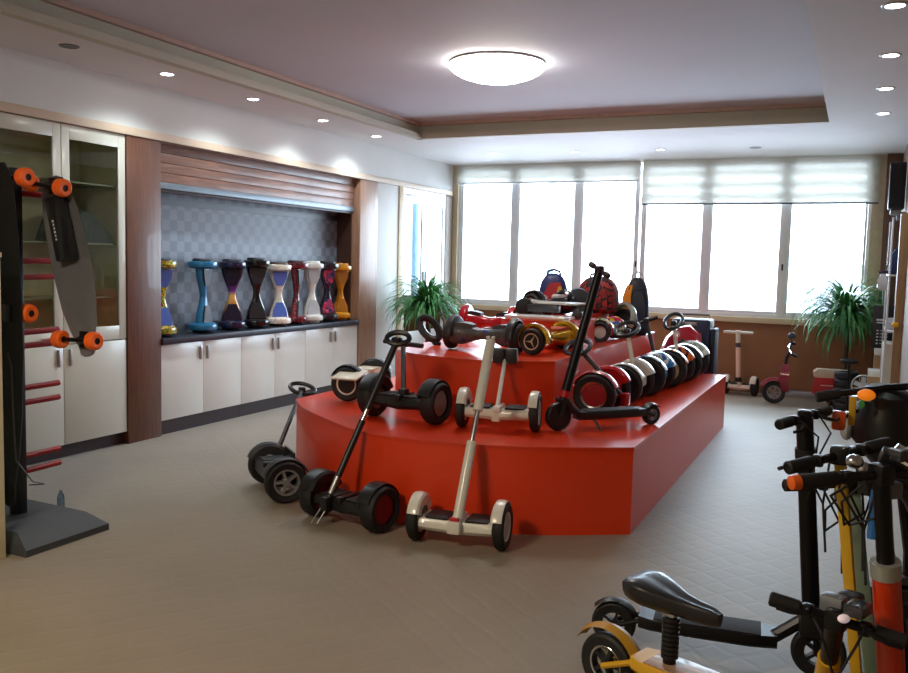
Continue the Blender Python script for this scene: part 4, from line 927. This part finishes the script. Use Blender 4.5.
tag(MB().span((.325, 8.96, 0), (.40, 9.06, 2.10), .006).build('wooden_post', WOOD('tan_post', '#8a6a48', '#a07d57')), 'tan wooden post standing at the right edge before the rack', 'post')
tag(MB().box((.335, 8.93, 1.08), (.06, .05, .045), None, .015).build('tape_roll', P('tape_yellow', '#e8a81a', .4)), 'small yellow roll hung on the tan post', 'tape').name = 'tape_roll'

# ------------------------------------------------------------------ on the upper tiers
# stacked white skateboards
def skate(label, c, rz, L, w, deckm, wm, tr=True):
    t = thing('skateboard', label, 'skateboard', c, rz, 'white skateboards on the top tier')
    rings = []
    for u in (-.5, -.48, -.43, -.3, 0, .3, .43, .48, .5):
        a = abs(u)*2; k = math.sqrt(max(0, 1-max(0, (a-.72)/.28)**2))*.98+.02; z = .11+.05*max(0, a-.7)
        rings.append([(u*L, -w/2*k, z), (u*L, w/2*k, z), (u*L, w/2*k, z+.014), (u*L, -w/2*k, z+.014)])
    MB().loft(rings).build('deck', deckm, t, 50)
    for s in (-1, 1):
        x = s*L*.33
        tk = MB().box((x, 0, .085), (.09, .07, .045), None, .01); tk.cyl((x, -w*.42, .042), (x, w*.42, .042), .011)
        o = tk.build('truck', P('truck_metal', '#6e7076', .35, metal=.6), t)
        for q in (-1, 1):
            MB().lathe([(0, -.026), (.03, -.026), (.041, -.02), (.041, .02), (.03, .026), (0, .026)], frame((x, q*w*.42, .042), (0, 1, 0)), 20).build('wheel', wm, o)
    return t
wd = P('deck_white', '#dfdedb', .25, coat=.4)
tag(MB().span((-2.50, 6.36, Z3), (-1.99, 6.60, Z3+.028), .012).build('board_panel', wd), 'flat white board lying at the front of the top tier', 'board')
s1 = skate('white skateboard on dark trucks behind the flat white board, top tier', (-2.15, 6.76, Z3+.001), R(-3), .52, .26, wd, P('wheel_dark', '#3a3a40', .4))
MB().box((-.12, -.10, .075), (.26, .08, .06), None, .012).build('motor_box', P('gunmetal', '#55585e', .3, metal=.7), s1)
tag(MB().lathe([(0, -.05), (.05, -.05), (.07, -.04), (.075, -.015), (.075, .015), (.07, .04), (.05, .05), (0, .05)], frame((-2.46, 6.72, Z3+.077), (.25, -.9, .05)), 26).build('spare_wheel', rubber), 'loose black wheel standing left of the white skateboard', 'wheel')
# rounded rigid backpacks / wheel suitcases
def pack(name, label, c, rz, w, d, h, cols, handle, front, extra=None, cat='backpack'):
    t = thing(name, label, cat, c, rz, 'rigid backpacks on the top tiers')
    def ring(z, k, kk=1): return [(w/2*k*math.copysign(abs(math.cos(a))**.6, math.cos(a)), d/2*kk*math.copysign(abs(math.sin(a))**.6, math.sin(a)), z) for a in [2*PI*i/20 for i in range(20)]]
    MB().loft([ring(0, .8, .8), ring(.02, .95, .95), ring(h*.3, 1.0), ring(h*.6, .96), ring(h*.8, .82, .9), ring(h*.92, .62, .75), ring(h*.98, .4, .55), ring(h, .2, .3)]).build('shell', cols, t)
    fb = MB(); fb.loft([[(-w*.30, -d*.47, h*.08), (w*.36, -d*.47, h*.08), (w*.38, -d*.56, h*.12), (-w*.32, -d*.56, h*.12)], [(-w*.26, -d*.47, h*.5), (w*.36, -d*.47, h*.5), (w*.36, -d*.56, h*.5), (-w*.28, -d*.56, h*.5)], [(-w*.1, -d*.42, h*.78), (w*.26, -d*.42, h*.78), (w*.25, -d*.5, h*.76), (-w*.08, -d*.5, h*.76)]])
    fb.build('front_panel', front, t, 20)
    if extra: 
        sb = MB(); sb.loft([[(w*.06, -d*.57, h*.1), (w*.36, -d*.57, h*.1), (w*.36, -d*.6, h*.1), (w*.06, -d*.6, h*.1)], [(w*.10, -d*.57, h*.4), (w*.36, -d*.57, h*.42), (w*.36, -d*.6, h*.42), (w*.10, -d*.6, h*.4)], [(w*.2, -d*.52, h*.68), (w*.30, -d*.52, h*.68), (w*.30, -d*.55, h*.68), (w*.2, -d*.55, h*.68)]]); sb.build('stripe', extra, t, 20)
    MB().tube([(-w*.24, 0, h*.9), (-w*.2, 0, h*1.05), (0, 0, h*1.10), (w*.2, 0, h*1.05), (w*.24, 0, h*.9)], .011, 8).build('handle', handle, t)
    return t
pack('backpack', 'navy rigid backpack with red and yellow panels standing on the top tier', (-2.46, 7.45, Z3), R(14), .26, .2, .35, P('pack_navy', '#232a63', .5), P('pack_handle', '#333a5a', .5), P('pack_red', '#a8222a', .5), P('pack_yellow', '#d9a01c', .5))
pack('backpack', 'red backpack with dark camouflage print behind the kick scooter stem', (-2.14, 7.78, Z3), R(-8), .38, .22, .33, PAT('camo_red', ['#3a1214', '#8f1d1a', '#241014', '#a8241f', '#45161a'], 9, .6, 0), P('strap_grey', '#7d7f86', .5), PAT('camo_red', []) , None)
pack('backpack', 'orange and black backpack with white handle at the right of the top items', (-1.885, 8.22, Z2), R(10), .24, .2, .54, P('pack_black', '#20242d', .5), P('handle_white', '#cfd2d6', .4), P('pack_black2', '#2b3140', .4), None)
o = [x for x in bpy.data.objects if x.name.startswith('backpack')][-1]
MB().loft([[(-.118, -.05, .03), (-.05, -.10, .03), (-.05, -.115, .03), (-.132, -.062, .03)], [(-.116, -.05, .36), (-.05, -.10, .36), (-.05, -.115, .36), (-.13, -.062, .36)], [(-.085, -.04, .47), (-.04, -.07, .47), (-.04, -.085, .47), (-.095, -.05, .47)]]).build('side_stripe', P('pack_orange', '#e08a1a', .5), o, 20)
for (c, lab) in (((-2.22, 7.42), 'dark round wheel at the foot of the red backpack'),):
    z = Z3
    o = MB().lathe([(0, -.045), (.07, -.045), (.105, -.035), (.115, 0), (.105, .035), (.07, .045), (0, .045)], frame((c[0], c[1], z+.116), (.3, -.9, 0)), 26).build('spare_wheel', P('wheel_slate', '#33353c', .5)); tag(o, lab, 'wheel')
# silver framed unicycle with light ring
t = thing('electric_unicycle', 'silver and clear electric unicycle with a big arched light ring on the middle tier', 'unicycle', (-1.93, 7.85, Z2), R(-15))
M = frame((0, 0, .17), (-.25, -1, .35))
wheel(t, (0, .05, .13), (.1, -1, 0), .13, .06, darkgrey)
MB().lathe([(.125, -.03), (.15, -.025), (.156, 0), (.15, .025), (.125, .03), (.13, 0)], M, 32, R(-120), R(120), shut=True).build('light_ring', P('ring_silver', '#c9cfc2', .2, metal=.6), t)
MB().lathe([(.11, -.02), (.122, -.03), (.125, .0), (.112, .01)], M, 32, R(-110), R(110), shut=True).build('green_band', P('band_green', '#6fae3d', .3), t)
MB().box((-.05, -.06, .10), (.22, .10, .15), None, .035).build('body', GLASS('clear_case', '#d9dedb', .2, .1), t)
MB().box((-.05, -.06, .10), (.15, .06, .09), None, .02).build('core', P('core_gold', '#b9a65a', .3, metal=.6), t)
# red shield shell & trolley case at the far end
t = thing('scooter_shell', 'glossy red shield-shaped scooter shell with black diamond panel on the lower tier', 'shell', (-1.52, 8.25, Z1))
t.location = (-1.52, 8.68, Z1)
M = frame((0, 0, 0), (.10, -1, .30), (0, 0, 1))
rr_ = [(-.17, 0), (-.19, .2), (-.16, .42), (-.05, .50), (.06, .48), (.17, .36), (.22, .22), (.20, .05), (.14, 0)]
MB().loft([[(y, x, -.06) for x, y in rr_], [(y, x*1.02, .0) for x, y in rr_], [(y*.9+.02, x*.85, .05) for x, y in rr_], [(y*.6+.08, x*.5, .07) for x, y in rr_]], M=M).build('shell', P('shell_red', '#b30f22', .12, coat=.9), t)
MB().loft([[(.12, .02, .068), (.24, -.10, .068), (.36, .0, .06), (.24, .12, .068)], [(.14, .02, .078), (.24, -.08, .078), (.34, .0, .072), (.24, .10, .078)]], M=M).build('diamond_panel', P('shell_black', '#161318', .3), t)
t = thing('trolley_case', 'dark blue trolley case with pull handle behind the far end of the platform', 'case', (-1.50, 9.12, 0))
MB().box((0, 0, .54), (.38, .3, 1.0), None, .03).build('body', P('case_blue', '#232d4d', .45), t)
MB().box((0, -.15, .62), (.26, .012, .5), None, .01).build('front_panel', P('case_panel', '#161b2c', .5), t)
MB().box((0, -.152, .99), (.12, .014, .04), None, .005).build('handle_plate', steel, t)
MB().tube([(-.14, .12, 1.0), (-.14, .12, 1.075), (.14, .12, 1.075), (.14, .12, 1.0)], .01, 8).build('pull_handle', grey, t)
MB().box((.215, 0, .50), (.05, .26, .9), None, .015).build('side_pocket', P('pocket_dark', '#1b1f30', .6), t)
for s in (-1, 1): MB().lathe([(0, -.02), (.04, -.02), (.04, .02), (0, .02)], frame((s*.15, -.1, .041), (1, 0, 0)), 16).build('wheel', rubber, t)
# added fill light, unseen behind the camera, brightening platform front and near floor
l = bpy.data.lights.new('rear_fill', 'AREA'); l.shape = 'DISK'; l.size = .75; l.energy = 50; l.color = (1, .85, .64)
lo = bpy.data.objects.new('rear_fill', l); C.objects.link(lo); lo.location = (-2.5, .7, ZC-.02)
# ------------------------------------------------------------------ camera, daylight
cam = bpy.data.cameras.new('camera'); co = bpy.data.objects.new('camera', cam); C.objects.link(co)
cam.sensor_width = 36; cam.lens = 872.48/908*36; cam.clip_start = .05; cam.clip_end = 300
yaw, pit, rol = .430833, .084639, -.02463
f = V((-math.sin(yaw)*math.cos(pit), math.cos(yaw)*math.cos(pit), -math.sin(pit)))
r = V((math.cos(yaw), math.sin(yaw), 0)); d = f.cross(r)
r2 = math.cos(rol)*r+math.sin(rol)*d; d2 = -math.sin(rol)*r+math.cos(rol)*d
u = -d2; b = -f
co.matrix_world = MX(((r2.x, u.x, b.x, 0), (r2.y, u.y, b.y, 0), (r2.z, u.z, b.z, 1.55), (0, 0, 0, 1)))
S = bpy.context.scene; S.camera = co
W = bpy.data.worlds.new('overcast_sky'); S.world = W; W.use_nodes = True
nt = W.node_tree; bg = nt.nodes['Background']
tc = nt.nodes.new('ShaderNodeTexCoord'); sx = nt.nodes.new('ShaderNodeSeparateXYZ'); nt.links.new(tc.outputs['Generated'], sx.inputs[0])
cr = nt.nodes.new('ShaderNodeValToRGB'); cr.color_ramp.elements[0].position = .40; cr.color_ramp.elements[0].color = lin('#b4bcc6')
cr.color_ramp.elements[1].position = .62; cr.color_ramp.elements[1].color = (.78, .90, 1, 1)
mr = nt.nodes.new('ShaderNodeMapRange'); mr.inputs['From Min'].default_value = -1; nt.links.new(sx.outputs['Z'], mr.inputs['Value'])
nt.links.new(mr.outputs['Result'], cr.inputs['Fac']); nt.links.new(cr.outputs['Color'], bg.inputs['Color'])
bg.inputs['Strength'].default_value = SKY
for x0, x1, zt in ((-5.25, -2.70, 2.66), (-2.60, .06, 2.36)):
    l = bpy.data.lights.new('window_portal', 'AREA'); l.shape = 'RECTANGLE'; l.size = x1-x0; l.size_y = 1.95
    l.cycles.is_portal = True
    lo = bpy.data.objects.new('window_portal', l); C.objects.link(lo); lo.location = ((x0+x1)/2, YB+.16, 1.95); lo.rotation_euler = (R(-90), 0, 0)
S.view_settings.view_transform = 'Standard'; S.view_settings.look = 'None'
S.view_settings.exposure = EXPO
